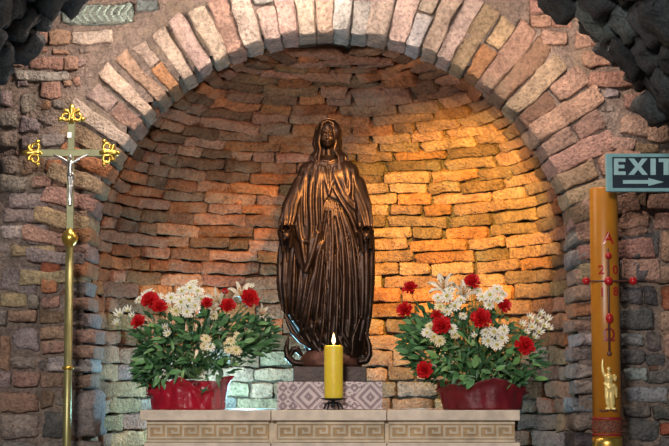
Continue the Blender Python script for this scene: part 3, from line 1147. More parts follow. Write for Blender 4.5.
# gown: everything seen inside the opening of the mantle
g = Field(BLO, BHI, BH)
g.F = body_sdf(g, -4.2)
Xg, Yg, Zg = g.grids()
cg, wg, _ = prof_at(g.ax[2].astype(float))
ug = (Xg - cg[None, None, :]) / wg[None, None, :]
fan = np.abs(np.sin(ug * 8.0 + 1.3 * np.sin(ug * 2.7 + 0.8) + 0.6 * np.sin(Zg * 0.045 + 2 * ug) + 0.3 * np.sin(Zg * 0.11)))
g.F = (g.F + np.where(Yg < 4, 2.6 * (0.62 - fan ** 0.7), 0) * np.clip((185 - Zg) / 40, 0, 1)).astype(np.float32)
GF = [
    ([(325, 203), (321, 230), (318, 260), (312, 300), (305, 338)], 1.9), ([(327, 203), (325, 235), (322, 270), (318, 310), (312, 346)], 1.6),
    ([(329, 202), (329, 240), (327, 280), (324, 320), (320, 350)], 1.7), ([(331, 203), (333, 240), (332, 280), (330, 320), (328, 352)], 1.7),
    ([(333, 204), (337, 240), (338, 280), (337, 320), (335, 352)], 1.7), ([(335, 205), (342, 240), (344, 280), (343, 320), (341, 350)], 1.8),
    ([(338, 208), (347, 240), (350, 280), (350, 320), (347, 348)], 1.9), ([(342, 213), (352, 240), (356, 280), (357, 318), (352, 345)], 1.9),
    ([(347, 220), (357, 250), (361, 285), (362, 315), (357, 340)], 1.9), ([(321, 245), (314, 275), (306, 310), (300, 336)], 2.1),
    ([(323, 215), (319, 238), (316, 258)], 2.6), ([(324, 240), (319, 255), (316, 266)], 2.8), ([(308, 276), (304, 300), (300, 325)], 1.7), ([(301, 268), (299, 295), (296, 325)], 2.0),
    ([(295, 255), (294, 290), (292, 322)], 1.8), ([(289, 255), (288, 290), (288, 316)], 1.8), ([(334, 212), (339, 226), (340, 244), (337, 262)], 1.5),
    ([(342, 330), (346, 345), (356, 353), (366, 350)], 2.0), ([(350, 330), (355, 342), (363, 344), (369, 336)], 2.2), ([(338, 335), (342, 350), (352, 359), (362, 358)], 2.0), ([(331, 350), (338, 357), (347, 362)], 1.9),
    ([(358, 318), (361, 330), (367, 333)], 2.0), ([(286, 318), (291, 333), (300, 343), (311, 350), (324, 353)], 2.2), ([(300, 336), (306, 346), (317, 351)], 2.0),
    ([(312, 340), (318, 354), (328, 357)], 2.0), ([(322, 345), (327, 355), (336, 358)], 1.8)]
for pts, r_ in GF:
    sp_ = surf(pts, 4.2, 0.25)
    g.path(sp_, taper(sp_, r_), 0.9)
for pts in ([(326, 215), (322, 250), (316, 290), (309, 330)], [(330, 215), (328, 260), (325, 320)], [(335, 220), (341, 260), (340, 320)], [(346, 235), (353, 280), (354, 325)], [(340, 222), (347, 262), (347, 320)]):
    g.path(surf(pts, 4.2, 0.6), 0.9, 0.6, sub=True)
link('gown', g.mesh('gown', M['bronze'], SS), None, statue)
del g
# mantle: an outer shell, open in front where the gown shows
OPEN = [(329, 199), (337, 203), (346, 213), (352, 227), (357, 245), (360.5, 280), (360, 318), (352, 340), (350, 375), (280, 375), (284, 330), (286.5, 318), (287, 300), (288, 270), (289, 250), (293, 249), (298, 264), (303, 275), (309, 276), (314, 260), (318, 243), (322, 226), (323, 207)]
g = Field(BLO, BHI, BH)
b = body_sdf(g, -0.8, 1.0)
pd = poly_sdf(g, OPEN)[:, None, :]
Yg = g.grids()[1]
cut = np.where(Yg < 2, -pd, -50.0)
inner = body_sdf(g, -6.0)
g.F = np.maximum(np.maximum(b, cut * 0.9), -inner).astype(np.float32)
MF = [
    ([(312, 162), (304, 180), (300, 200), (299, 225), (303, 250), (306, 270)], 2.3), ([(316, 164), (311, 185), (310, 205), (312, 230), (310, 255), (307, 273)], 2.3),
    ([(320, 168), (317, 190), (316, 210), (318, 226), (314, 242), (309, 260)], 2.0), ([(308, 164), (299, 180), (294, 193), (290, 204)], 2.6), ([(322, 176), (321, 192), (322, 207), (322, 225)], 1.7),
    ([(318, 236), (309, 247), (300, 244), (294, 236)], 1.9), ([(298, 196), (294, 212), (297, 232), (301, 246)], 2.0), ([(306, 172), (304, 200), (305, 228)], 1.5),
    ([(350, 164), (354, 180), (357, 195), (359, 204)], 2.3), ([(345, 162), (349, 178), (350, 194), (347, 205)], 2.0), ([(333, 176), (343, 197), (356, 210), (370, 217)], 2.4),
    ([(337, 190), (347, 205), (358, 215), (368, 223)], 1.9), ([(331, 186), (340, 203), (350, 217), (355, 229), (358, 246)], 1.8), ([(362, 186), (360, 197), (369, 206)], 2.1), ([(340, 166), (344, 182), (346, 196), (352, 207)], 1.6),
    ([(324, 170), (326, 184), (329, 197)], 1.4), ([(335, 170), (333, 184), (329, 197)], 1.5), ([(329, 166), (330, 180), (330, 194)], 1.2), ([(319, 159), (324, 163), (329, 164.5), (334, 163), (339, 159)], 1.5),
    ([(371, 226), (372, 260), (371, 300), (367, 335)], 2.6), ([(366, 244), (367, 280), (366, 312), (360, 342)], 2.2), ([(362, 240), (363, 280), (362, 320)], 1.6), ([(281, 236), (279.5, 260), (279.5, 285), (283, 312)], 2.6),
    ([(285, 250), (284, 285), (287, 316)], 2.0), ([(276.5, 268), (280, 262), (284, 266)], 1.5)]
for pts, r_ in MF:
    sp_ = surf(pts, 0.8, 0.1)
    g.path(sp_, taper(sp_, r_), 1.1)
# bust, shoulders
g.ell(P(320, 180, -11.5), (8, 6.5, 10), 5)
g.ell(P(338, 180, -11.5), (8, 6.5, 10), 5)
g.ell(P(309, 172, 0), (9, 11, 8), 7)
g.ell(P(348, 172, 0), (9, 11, 8), 7)
# sleeves hanging from the lowered arms, open at the cuff
for side, sh, el, cu in ((-1, (301, 186, -4), (291, 208, -14), (286.5, 229, -24)), (1, (357, 186, -4), (363, 208, -14), (365.5, 230, -24))):
    g.path([P(*sh), P(*el), P(*cu)], [9, 8.6, 7.4], 2.0)
    c = P(*cu)
    for t in (0.12, 0.36, 0.58, 0.8):                                        # folds of the sleeve
        mx = [P(*el)[q] + (c[q] - P(*el)[q]) * t for q in range(3)]
        sk_ = 2.5 * math.sin(t * 9 + side)
        g.path([(mx[0] - 7.5, mx[1] - 2, mx[2] + 3 + sk_), (mx[0] - 3, mx[1] - 6.5, mx[2] - 0.5), (mx[0] + 2, mx[1] - 7.2, mx[2] - 2.0 - sk_), (mx[0] + 7, mx[1] - 3, mx[2] + 1.5)], [0.8, 1.5, 1.5, 0.8], 1.4)
    g.path([(c[0] - 5, c[1] + 2, c[2] - 6), (c[0] - 3.5 * side * 0 - 3, c[1] + 4, c[2] - 24)], [4, 2.0], 1.5)
    g.path([(c[0] + 5, c[1] + 2, c[2] - 5), (c[0] + 4, c[1] + 5, c[2] - 20)], [3.5, 2.0], 1.5)
    A_, B_ = np.array(P(*sh)), np.array(P(*el))
    C_ = np.array(c)
    for dx, w_ in ((-6.0, .6), (-2.6, 1.0), (1.4, -.8), (5.2, .5)):            # long folds down the sleeve
        line = []
        for q in range(9):
            t = q / 8
            ctr = A_ + (B_ - A_) * t * 2 if t < .5 else B_ + (C_ - B_) * (t - .5) * 2
            d_ = dx + 2.2 * w_ * math.sin(t * 3.3 + dx)
            line.append((ctr[0] + d_, ctr[1] - math.sqrt(max(4, 74 - d_ * d_)) + 0.4, ctr[2]))
        g.path(line, taper(line, 1.5), 1.3)
    g.ell((c[0], c[1] - 7.5, c[2] - 3.6), (4.3, 6.5, 3.0), 0.8, sub=True)
g.path(surf([(318, 236), (314, 252), (309, 268), (306, 274)], 1, 0.3), [2.4, 2.4, 2.6, 2.6, 2.6, 2.6, 2.4, 2.2, 2.2, 2.2][:len(surf([(318, 236), (314, 252), (309, 268), (306, 274)], 1, 0.3))], 1.0)
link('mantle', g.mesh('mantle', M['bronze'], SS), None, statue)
del g
# broken wrists inside the cuffs
for cx in (286.5, 365.5):
    f = Field(P(cx - 8, 252, -40), P(cx + 8, 222, -12), 0.6)
    f.cap(P(cx, 234, -20), P(cx + 0.4, 239.5, -28), 4.2, 3.8, 0.6)
    f.cap(P(cx - 1.3, 238, -29), P(cx - 1.2, 242.5, -30), 1.8, 1.5, 1.0)
    f.cap(P(cx + 1.8, 238, -29), P(cx + 1.6, 241, -30), 1.7, 1.4, 1.0)
    tag(link('wrist_stump', f.mesh('wrist_stump', M['bronze'], SS), None, statue), 'broken bronze wrist in the cuff')
# head: face and neck
HX, HY, HP = 327.6, -4.5, 135.5
f = Field(P(313, 168, -22), P(344, 117, 12), 0.42)
f.ell(P(HX, HP - 1.5, HY + 1), (8.2, 9.6, 11.6), 1)
f.ell(P(HX, HP + 5, HY - 2.2), (6.3, 7.2, 7.8), 2)
f.ell(P(HX, HP + 10.6, HY - 5.4), (2.8, 2.6, 2.4), 2)
f.path([P(HX + 0.5, 146, 0), P(328.5, 155, 1), P(329, 164, 1)], [4.6, 4.8, 7.5], 2)
for sx in (-1, 1):
    f.ell(P(HX + sx * 3.2, HP + 0.2, HY - 9.6), (2.1, 2.0, 1.4), 0.8, sub=True)
    f.ell(P(HX + sx * 3.2, HP + 0.3, HY - 7.6), (1.5, 1.3, 1.05), 0.3)
    f.path([P(HX + sx * 1.5, HP - 2.2, HY - 8.9), P(HX + sx * 3.4, HP - 2.9, HY - 8.4), P(HX + sx * 5.4, HP - 1.6, HY - 6.6)], 0.7, 0.8)
    f.ell(P(HX + sx * 3.6, HP + 4.6, HY - 6.8), (2.4, 1.9, 2.6), 1.2)
    f.ell(P(HX + sx * 1.1, HP + 4.8, HY - 9.9), (0.75, 0.8, 0.7), 0.4)
    f.path([P(HX, HP + 7.2, HY - 9.2), P(HX + sx * 1.9, HP + 7.4, HY - 8.2)], [0.75, 0.4], 0.4)
    f.path([P(HX, HP + 8.5, HY - 8.9), P(HX + sx * 1.5, HP + 8.4, HY - 8.2)], [0.85, 0.4], 0.4)
f.path([P(HX, HP - 1.8, HY - 9.0), P(HX, HP + 2, HY - 10.2), P(HX, HP + 4.4, HY - 11.1)], [0.8, 0.95, 1.25], 0.6)
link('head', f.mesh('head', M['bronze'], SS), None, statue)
# hair, parted and falling to the shoulders, under a light veil
f = Field(P(305, 174, -20), P(352, 116, 22), 0.5)
f.ell(P(329, 133.5, 1.5), (13.2, 12.5, 14.6), 1)
f.ell(P(328.5, 150, 6), (14, 9, 20), 3)
f.ell(P(HX, 139.5, -14), (7.0, 11, 13.0), 1.2, sub=True)
f.ell(P(328.5, 158, -12), (8.5, 11, 12), 2, sub=True)
rl = random.Random(4)
for sx in (-1, 1):
    for k in range(6):
        x0 = HX + sx * (0.8 + k * 0.7)
        xm = HX + sx * (7.4 + k * 1.05)
        xe = 328.5 + sx * (9.5 + k * 1.9)
        pts = [P(x0, 121.5 - 0.3 * k, -8.5 + k * 1.9), P(HX + sx * (5.2 + k * 1.2), 124 + 0.6 * k, -8.2 + k * 1.8), P(xm, 134, -6.5 + k * 2.0), P(xm + sx * 1.2 + rl.uniform(-.6, .6), 143, -6 + k * 1.7), P(xm - sx * 0.6 + rl.uniform(-.6, .6), 151, -7 + k * 1.2),
               P(xe + rl.uniform(-.6, .6), 158, -9.5 + k * 1.2), P(xe + sx * rl.uniform(0, 1.4), 166 + rl.uniform(-1, 2), -13 + k * 1.6)]
        f.path(pts, [1.1, 1.3, 1.5, 1.6, 1.6, 1.5, 0.9], 0.7)
for t in np.linspace(-1, 1, 9):
    f.cap(P(329 + 11.5 * math.sin(t * 1.2), 119.6 + 3.2 * t * t + 1.8, -5.5 + 2.5 * t * t), P(329 + 12 * math.sin(t * 1.25), 120 + 3.4 * t * t, 3), 0.7, 0.6, 0.5)
f.path([P(316.5, 130, -5.5), P(319, 123.5, -8.0), P(324, 120.3, -9.6), P(329, 119.6, -10), P(334, 120.6, -9.4), P(338.5, 124, -7.6), P(341, 130, -5)], 0.85, 0.5)
link('hair', f.mesh('hair', M['bronze'], SS), None, statue)
# globe, crescent horns, plinth
gl = MB()
vs, fs = [], []
for i in range(13):
    a = PI / 2 * i / 12
    for k in range(40):
        t = 2 * PI * k / 40
        vs.append(((2 + 32 * math.cos(a) * math.cos(t)) * SS, 24 * math.cos(a) * math.sin(t) * SS, (15 + 22 * math.sin(a)) * SS))
for i in range(12):
    for k in range(40):
        k2 = (k + 1) % 40
        fs.append((i * 40 + k, i * 40 + k2, (i + 1) * 40 + k2, (i + 1) * 40 + k))
fs.append(tuple(range(40))[::-1])
gl.add(vs, fs).build('globe', M['bronze_red'], statue, True)
MB().box((-34 * SS, -25 * SS, 0), (38 * SS, 25 * SS, 15 * SS), 0.004).build('plinth', M['bronze_plain'], statue)
for pts, rr in (([(303, 365), (294, 364), (288, 358), (286.5, 350), (288, 343), (289, 336)], [3.0, 3.4, 3.4, 2.6, 1.7, 0.5]), ([(301, 356), (297, 350), (293.5, 351), (291, 356)], [2.2, 3.0, 3.0, 2.4]),
                ([(360, 363), (366, 362), (369, 356), (369, 348), (367, 340), (365, 334)], [3.6, 3.6, 3.2, 2.8, 2.0, 0.6])):
    f = Field(P(min(p[0] for p in pts) - 6, max(p[1] for p in pts) + 6, -20), P(max(p[0] for p in pts) + 6, min(p[1] for p in pts) - 6, -2), 0.6)
    f.path([P(x, y, -11) for x, y in pts], rr, 0.8)
    link('crescent_horn', f.mesh('crescent_horn', M['bronze'], SS), None, statue)

# ------------------------------------------------------------------ lit candle on its iron holder
CY = -0.27
mC = mpp(CY)
hx = W(333.2, 409, CY).x
zd = W(333, 398.2, CY).z                       # top of the dish
holder = thing('candle_holder', 'small black iron candle holder with a flat dish on the altar edge', 'candle holder', (hx, CY, ALT_Z))
dz = zd - ALT_Z
MB().lathe([(0.003, dz - 0.012), (0.03, dz - 0.011), (0.058, dz - 0.004), (0.064, dz), (0.062, dz + 0.001), (0.05, dz - 0.001), (0.002, dz - 0.002)], n=32).build('dish', M['iron'], holder, True)
MB().lathe([(0.009, 0.012), (0.012, 0.02), (0.008, 0.03), (0.010, dz - 0.012)], n=12).build('stem', M['iron'], holder, True)
for k in range(4):
    a = PI / 4 + k * PI / 2 + 0.25
    c, s = math.cos(a), math.sin(a)
    pts = [(c * q, s * q, z_) for q, z_ in ((0.006, 0.030), (0.024, 0.036), (0.042, 0.026), (0.05, 0.010), (0.053, 0.0045))]
    MB().tube(pts, 0.0045, 8).build('leg', M['iron'], holder, True)
cz0, cz1 = zd - 0.001, W(333, 345.5, CY).z
candle = thing('pillar_candle', 'lit yellow pillar candle standing on the black iron dish', 'candle', (hx + 0.002, CY, cz0))
R_ = 18.6 / 2 * mC
H_ = cz1 - cz0
body = MB().lathe([(R_ * 0.98, 0), (R_, 0.004), (R_ * 1.0, H_ * 0.5), (R_ * 1.01, H_ - 0.012), (R_ * 0.97, H_ - 0.003), (R_ * 0.88, H_), (R_ * 0.75, H_ - 0.004), (R_ * 0.4, H_ - 0.010), (0.002, H_ - 0.012)], n=40).build('wax_body', M['wax'], candle, True)
MB().tube([(0, 0, H_ - 0.013), (0.0005, 0, H_), (0.0015, 0, H_ + 0.010)], 0.0016, 6).build('wick', M['wick'], candle)
fz = H_ + 0.004
fh = W(333, 332.5, CY).z - cz0 - fz
MB().lathe([(0.0008, fz), (0.006, fz + fh * .12), (0.0088, fz + fh * .28), (0.0082, fz + fh * .45), (0.0055, fz + fh * .68), (0.0028, fz + fh * .86), (0.0004, fz + fh)], n=16).build('flame', M['flame'], candle, True)
fl_l = bpy.data.lights.new('flame_light', 'POINT')
fl_l.energy = 0.7
fl_l.color = (1.0, 0.55, 0.2)
fl_l.shadow_soft_size = 0.008
fo = bpy.data.objects.new('flame_light', fl_l)
COL.objects.link(fo)
fo.location = (hx, CY - 0.016, cz0 + fz + fh * 0.55)

# ------------------------------------------------------------------ processional cross
KY = -0.42
mK = mpp(KY)
kx = W(69.6, 250, KY).x
cross = thing('processional_cross', 'tall brass processional cross with scrolled arm ends and a small silver corpus', 'cross', (kx, KY, 0))


def K(px, py, dy=0.0):
    p = W(px, py, KY)
    return Vector((p.x - kx, dy, p.z))


zk = K(69, 243).z
MB().lathe([(0.15, 0.0), (0.15, 0.02), (0.06, 0.045), (0.03, 0.08), (0.018, 0.14), (0.014, 0.18)], n=32).build('foot', M['brass'], cross, True)
MB().tube([(0, 0, 0.17), (0, 0, zk)], 4.1 * mK, 20).build('pole', M['brass_dull'], cross, True)
MB().lathe([(0.019, -0.009), (0.027, -0.005), (0.029, 0), (0.027, 0.005), (0.019, 0.009)], (0, 0, K(69, 368).z), 24).build('ring', M['brass'], cross, True)
zkn = K(69, 238).z
kb = MB().lathe([(0.016, -0.045), (0.020, -0.036), (0.030, -0.026), (0.038, -0.012), (0.040, 0), (0.038, 0.012), (0.030, 0.026), (0.020, 0.034), (0.015, 0.045)], (0, 0, zkn), 28)
kb.build('knob', M['brass'], cross, True)
zt, zb_ = K(70, 122).z, K(70, 232).z
za = K(70, 153).z
hw = 3.6 * mK
MB().box((-hw, -0.008, zb_), (hw, 0.008, zt), 0.002).build('shaft', M['brass_grey'], cross)
MB().box((K(38, 153).x, -0.0095, za - hw), (K(104, 153).x, 0.0095, za + hw), 0.002).build('crossbar', M['brass_grey'], cross)


def finial(c, ang, name='finial'):
    """fleur with two scrolls and a bud; built pointing up, turned by ang"""
    mb = MB()
    u = mK
    for s in (-1, 1):
        pts, rs = [], []
        for k in range(26):
            t = k / 25
            a = -PI / 2 + s * 0 + t * 2 * PI * 1.15
            rr = (5.4 - 3.6 * t) * u
            pts.append((s * (5.6 * u + rr * math.cos(a + PI * 0.9)), 0, 6.2 * u + rr * math.sin(a + PI * 0.9)))
            rs.append((2.0 - 0.6 * t) * u)
        mb.tube(pts, rs, 7)
        mb.tube([(s * 0.8 * u, 0, -1 * u), (s * 2.2 * u, 0, 4 * u), (s * 1.8 * u, 0, 9 * u), (s * 3.6 * u, 0, 12.5 * u)], [2.2 * u, 2.0 * u, 1.7 * u, 0.9 * u], 7)
        mb.ball((s * 10.4 * u, 0, 3.4 * u), 2.2 * u, 8, 6)
    mb.tube([(0, 0, 0), (0, 0, 8 * u), (0, 0, 12 * u), (0, 0, 15.5 * u), (0, 0, 17.6 * u)], [2.6 * u, 2.0 * u, 3.2 * u, 2.4 * u, 0.6 * u], 8)
    mb.ball((0, -1.2 * u, 4 * u), 1.6 * u, 8, 6)
    R = Matrix.Rotation(ang, 3, 'Y') @ Matrix.Scale(1.12, 3)
    mb.v = [tuple(R @ Vector(v) + Vector(c)) for v in mb.v]
    return mb.build(name, M['brass'], cross, True)


finial((0, 0, zt - 0.005), 0)
finial((K(41.5, 153).x, 0, za), -PI / 2)
finial((K(100.5, 153).x, 0, za), PI / 2)
# little titulus and the corpus
MB().box((K(67.6, 138).x, -0.013, K(69, 138).z), (K(72, 134).x, -0.008, K(69, 132.5).z), 0.001).build('plaque', M['silver'], cross)


def Q(px, py, y): return (px - 70.0, y, 250.0 - py)


f = Field(Q(46, 218, -9), Q(94, 146, 1), 0.4)
f.ell(Q(69.6, 156.5, -4.2), (1.9, 2.0, 2.5), 0.6)
f.path([Q(70, 160, -3), Q(70, 163, -3.2), Q(69.8, 170, -3.4), Q(69.8, 174, -3.2)], [1.4, 3.0, 2.4, 2.7], 1.2)
for s in (-1, 1):
    f.path([Q(70 + s * 2.5, 161.5, -3), Q(70 + s * 9, 157.5, -3), Q(70 + s * 15, 154.5, -2.8), Q(70 + s * 17.5, 153.6, -2.6)], [1.25, 1.0, 0.8, 0.7], 0.7)
    f.path([Q(69.8 + s * 1.4, 175, -3.2), Q(70.6 + s * 1.3, 186, -4.6), Q(69.6 + s * 0.8, 198, -3.4), Q(69.8 + s * 0.6, 205, -3.6)], [1.8, 1.45, 1.15, 0.9], 0.7)
f.path([Q(67.3, 173, -3.6), Q(70, 175, -5), Q(72.4, 174, -3.6)], 1.5, 0.8)
f.cap(Q(72.4, 174, -4), Q(73.4, 181, -3.6), 1.1, 0.6, 0.6)
cm = f.mesh('corpus', M['silver'], mK)
co = link('corpus', cm, None, cross)
co.location = (K(70, 250).x, -0.004, K(70, 250).z)

# ------------------------------------------------------------------ tall amber candle on the right
EY = -0.50
mE = mpp(EY)
ex = W(605.6, 330, EY).x
ez0, ez1 = W(606, 437, EY).z, W(606, 188.5, EY).z
RC = 14.2 * mE
stand = thing('candle_stand', 'polished brass stand holding up the tall amber candle', 'candle stand', (ex, EY, 0))
MB().lathe([(0.17, 0), (0.17, 0.02), (0.07, 0.05), (0.03, 0.1), (0.022, 0.2)], n=32).build('foot', M['brass'], stand, True)
MB().lathe([(0.02, 0.19), (0.02, ez0 - 0.16), (0.035, ez0 - 0.14)], n=24).build('pole', M['brass'], stand, True)
MB().lathe([(0.03, ez0 - 0.145), (RC * 1.02, ez0 - 0.10), (RC * 1.04, ez0 - 0.03), (RC * 1.03, ez0 - 0.001), (RC * 0.5, ez0 - 0.001)], n=40).build('cup', M['brass'], stand, True)
pc = thing('paschal_candle', 'tall thick amber candle with a red-beaded cross and golden figure', 'candle', (ex, EY, ez0))


def E(px, py): 
    p = W(px, py, EY)
    return p.x - ex, p.z - ez0


HC = ez1 - ez0
MB().lathe([(RC, 0), (RC * 1.0, HC * 0.5), (RC * 0.985, HC - 0.006), (RC * 0.94, HC), (RC * 0.8, HC - 0.003), (0.004, HC - 0.012)], n=64).build('wax_body', M['wax_amber'], pc, True)
MB().tube([(0, 0, HC - 0.013), (0.001, 0, HC + 0.004), (0.004, 0, HC + 0.013)], 0.002, 6).build('wick', M['wick'], pc)


def on_wax(x, lift=0.0):
    return -math.sqrt(max(1e-6, RC * RC - min(abs(x), RC * 0.98) ** 2)) - lift


# cross bars and beads
x0, zc0 = E(606, 282)
z_t, z_b = E(606, 250)[1], E(606, 352)[1]
MB().tube([(x0, on_wax(x0, .003), z_b), (x0, on_wax(x0, .003), z_t)], 0.0055, 8).build('cross_upright', M['dark_wood'], pc, True)
MB().tube([(E(583, 282)[0], -RC - 0.004, zc0), (E(631, 282)[0], -RC - 0.004, zc0)], 0.004, 8).build('cross_arm', M['dark_wood'], pc, True)
for bx_, by_, br in ((606, 257, 3.3), (584, 282, 4.0), (606, 282, 4.4), (630.5, 282, 4.2), (607, 319, 3.8)):
    x, zz = E(bx_, by_)
    yb = on_wax(x, 0.006) if abs(x) < RC else -RC - 0.004
    MB().ball((x, yb, zz), (br * mE, br * mE, br * mE * (1.4 if by_ == 319 else 1.0)), 14, 10).build('bead', M['red_wax'], pc, True)
MB().ball((E(607, 354)[0], on_wax(0, 0.004), E(607, 354)[1]), (0.012, 0.006, 0.012), 10, 8).build('cross_foot', M['dark_wood'], pc, True)


def glyph(ch, px, py, hpx, mat, name='letter'):
    cu = bpy.data.curves.new(name, 'FONT')
    cu.body = ch
    cu.size = 1.0
    cu.align_x = 'CENTER'
    cu.extrude = 0.02
    cu.offset = 0.012
    to = bpy.data.objects.new('tmp', cu)
    COL.objects.link(to)
    me = bpy.data.meshes.new_from_object(to.evaluated_get(bpy.context.evaluated_depsgraph_get()))
    bpy.data.objects.remove(to)
    co = np.array([v.co[:] for v in me.vertices])
    lo, hi = co.min(0), co.max(0)
    s = hpx * mE / (hi[1] - lo[1])
    xx, zz = E(px, py)
    for v in me.vertices:
        x = xx + (v.co.x - (lo[0] + hi[0]) / 2) * s
        zv = zz + (v.co.y - (lo[1] + hi[1]) / 2) * s
        v.co = (x, on_wax(x, 0.0015 + (0.0015 if v.co.z > 0 else -0.003)), zv)
    me.materials.clear()
    me.materials.append(mat)
    link(name, me, None, pc)


bpy.context.view_layer.update()
glyph('A', 606, 239, 12, M['red_wax'])
glyph('2', 599, 270.5, 9, M['red_wax'])
glyph('0', 613.5, 270.5, 9, M['red_wax'])
glyph('1', 600, 293, 9, M['red_wax'])
glyph('8', 614, 292, 9, M['red_wax'])
glyph('\u03a9', 607, 335, 13, M['dark_red'])
# ornamental bands
for py, hpx, mat in ((418.5, 2.8, M['dark_red']), (434.5, 2.4, M['dark_red']), (426.5, 13, M['band_ground'])):
    zz = E(606, py)[1]
    h = hpx * mE / 2
    MB().lathe([(RC * 0.99, zz - h), (RC + (0.003 if hpx < 5 else 0.0012), zz - h * .8), (RC + (0.003 if hpx < 5 else 0.0012), zz + h * .8), (RC * 0.99, zz + h)], n=64).build('band', mat, pc, True)
st_ = MB()
for k in range(36):
    a = 2 * PI * k / 36
    for q, py in enumerate((422.2 + 2.2 * math.sin(k * PI / 2), 429.8 + 2.2 * math.sin(k * PI / 2 + 1))):
        st_.ball(((RC + 0.002) * math.cos(a + q * 0.087), (RC + 0.002) * math.sin(a + q * 0.087), E(606, py)[1]), 0.0038, 6, 4)
tag(st_.build('band_beading', M['dark_red'], pc, True), kind='stuff')


# golden relief figure
def G(px, py, y): return (px - 606.0, y, 410.0 - py)


f = Field(G(592, 412, -9), G(618, 352, 3), 0.34)
f.ell(G(606.6, 370, -3.2), (2.1, 2.1, 2.6), 0.6)
f.path([G(606.8, 374, -2), G(606.5, 378, -2.4), G(606.5, 384, -2.4), G(607, 389, -2.4)], [1.95, 4.39, 3.66, 4.03], 1.2)
f.path([G(603.5, 377, -2.4), G(601.2, 372.5, -2.8), G(600.4, 366, -3), G(600.9, 360.5, -3)], [1.95, 1.71, 1.34, 0.98], 0.7)
f.path([G(609.8, 377.5, -2.2), G(613.0, 380.5, -2.2), G(613.6, 377.5, -3.6), G(611.6, 375.5, -4.2)], [1.83, 1.46, 1.22, 1.10], 0.7)
f.path([G(605.2, 388, -2.5), G(605.0, 398, -2.8), G(606, 407, -2.6)], [3.17, 2.68, 1.71], 1.0)
f.path([G(608.6, 388, -2.5), G(609.0, 398, -2.6), G(609.6, 407, -2.6)], [3.29, 2.93, 1.95], 1.0)
f.path([G(602.8, 384, -3.5), G(606.5, 388, -4.6), G(611, 386, -4), G(613.2, 389, -3), G(614, 397, -2.2)], [1.71, 2.20, 2.32, 2.07, 1.10], 0.9)
for x0_, x1_ in ((603.5, 603.2), (606, 605), (608.4, 608), (610.6, 610.6)):
    f.path([G(x0_, 389, -4.4), G(x1_, 397, -4.2), G(x1_ + 0.8, 404, -3.6)], [1.22, 1.10, 0.85], 0.5)
f.path([G(603.8, 408.4, -3), G(606.5, 408.8, -4)], [1.34, 1.22], 0.5)
f.path([G(609.5, 408.4, -3), G(612, 408.6, -3.6)], [1.34, 1.22], 0.5)
fg = link('figure_relief', f.mesh('figure_relief', M['gold'], mE), None, pc)
x_, z__ = E(606, 410)
fg.location = (x_, -RC + 0.002, z__)
tag(fg, 'small golden robed figure with one arm raised')
cl_ = MB()
for k in range(7):
    x = E(599 + k * 2.4, 409.5)[0]
    cl_.ball((x, on_wax(x, 0.002), E(606, 410.3 + 0.8 * math.sin(k * 1.3))[1]), (0.010, 0.005, 0.005), 8, 6)
cl_.build('cloud_base', M['dark_wood'], pc, True)

# ------------------------------------------------------------------ exit sign
XY = -0.72
mX = mpp(XY)
sx0, sx1 = W(606.3, 170, XY).x, W(692, 170, XY).x
sz0, sz1 = W(640, 191.5, XY).z, W(640, 153.5, XY).z
sign = thing('exit_sign', 'teal-framed EXIT sign with a right-pointing arrow above the tall candle', 'sign', (sx1, XY, 0))


def S(px, py):
    p = W(px, py, XY)
    return p.x - sx1, p.z


W0 = sx0 - sx1
MB().box((W0, 0.0, sz0), (0, 0.03, sz1), 0.004).build('frame', M['sign_teal'], sign)
a0 = S(612.6, 188)
a1 = S(686, 157)
MB().box((a0[0], -0.002, a0[1]), (a1[0], 0.004, a1[1])).build('panel', M['sign_navy'], sign)


def letter(polys, name='letter'):
    mb = MB()
    for p in polys:
        mb.prism([S(*q) for q in p], -0.005, 0.0)
    mb.build(name, M['sign_white'], sign)


T0, T1 = 158.6, 175.0
letter([[(613.8, T1), (618.2, T1), (618.2, T0), (613.8, T0)], [(618.2, T0 + 3.4), (625.3, T0 + 3.4), (625.3, T0), (618.2, T0)], [(618.2, 168.4), (624.3, 168.4), (624.3, 165), (618.2, 165)], [(618.2, T1), (625.6, T1), (625.6, T1 - 3.5), (618.2, T1 - 3.5)]])
TM = (T0 + T1) / 2
letter([[(628.0, T1), (633.6, T1), (637.9, TM + 3.1), (642.2, T1), (647.8, T1), (640.9, TM), (647.4, T0), (641.8, T0), (637.9, TM - 3.1), (634.0, T0), (628.4, T0), (634.9, TM)]])
letter([[(650.3, T1), (655.6, T1), (655.6, T0), (650.3, T0)]])
letter([[(658.6, T0 + 3.6), (673.4, T0 + 3.6), (673.4, T0), (658.6, T0)], [(663.4, T1), (668.6, T1), (668.6, T0 + 3.6), (663.4, T0 + 3.6)]])
letter([[(622.8, 183.8), (648.2, 183.8), (648.2, 180.2), (622.8, 180.2)], [(648.2, 186), (663.6, 182.1), (648.2, 178.2)]], 'arrow')
MB().tube([(0.02, 0.015, 0.0), (0.02, 0.015, sz1)], 0.018, 16).build('post', M['sign_teal'], sign, True)
MB().lathe([(0.14, 0), (0.14, 0.015), (0.02, 0.03)], (0.02, 0.015, 0), 24).build('foot', M['sign_teal'], sign, True)

# ------------------------------------------------------------------ flowers
fr = random.Random(77)


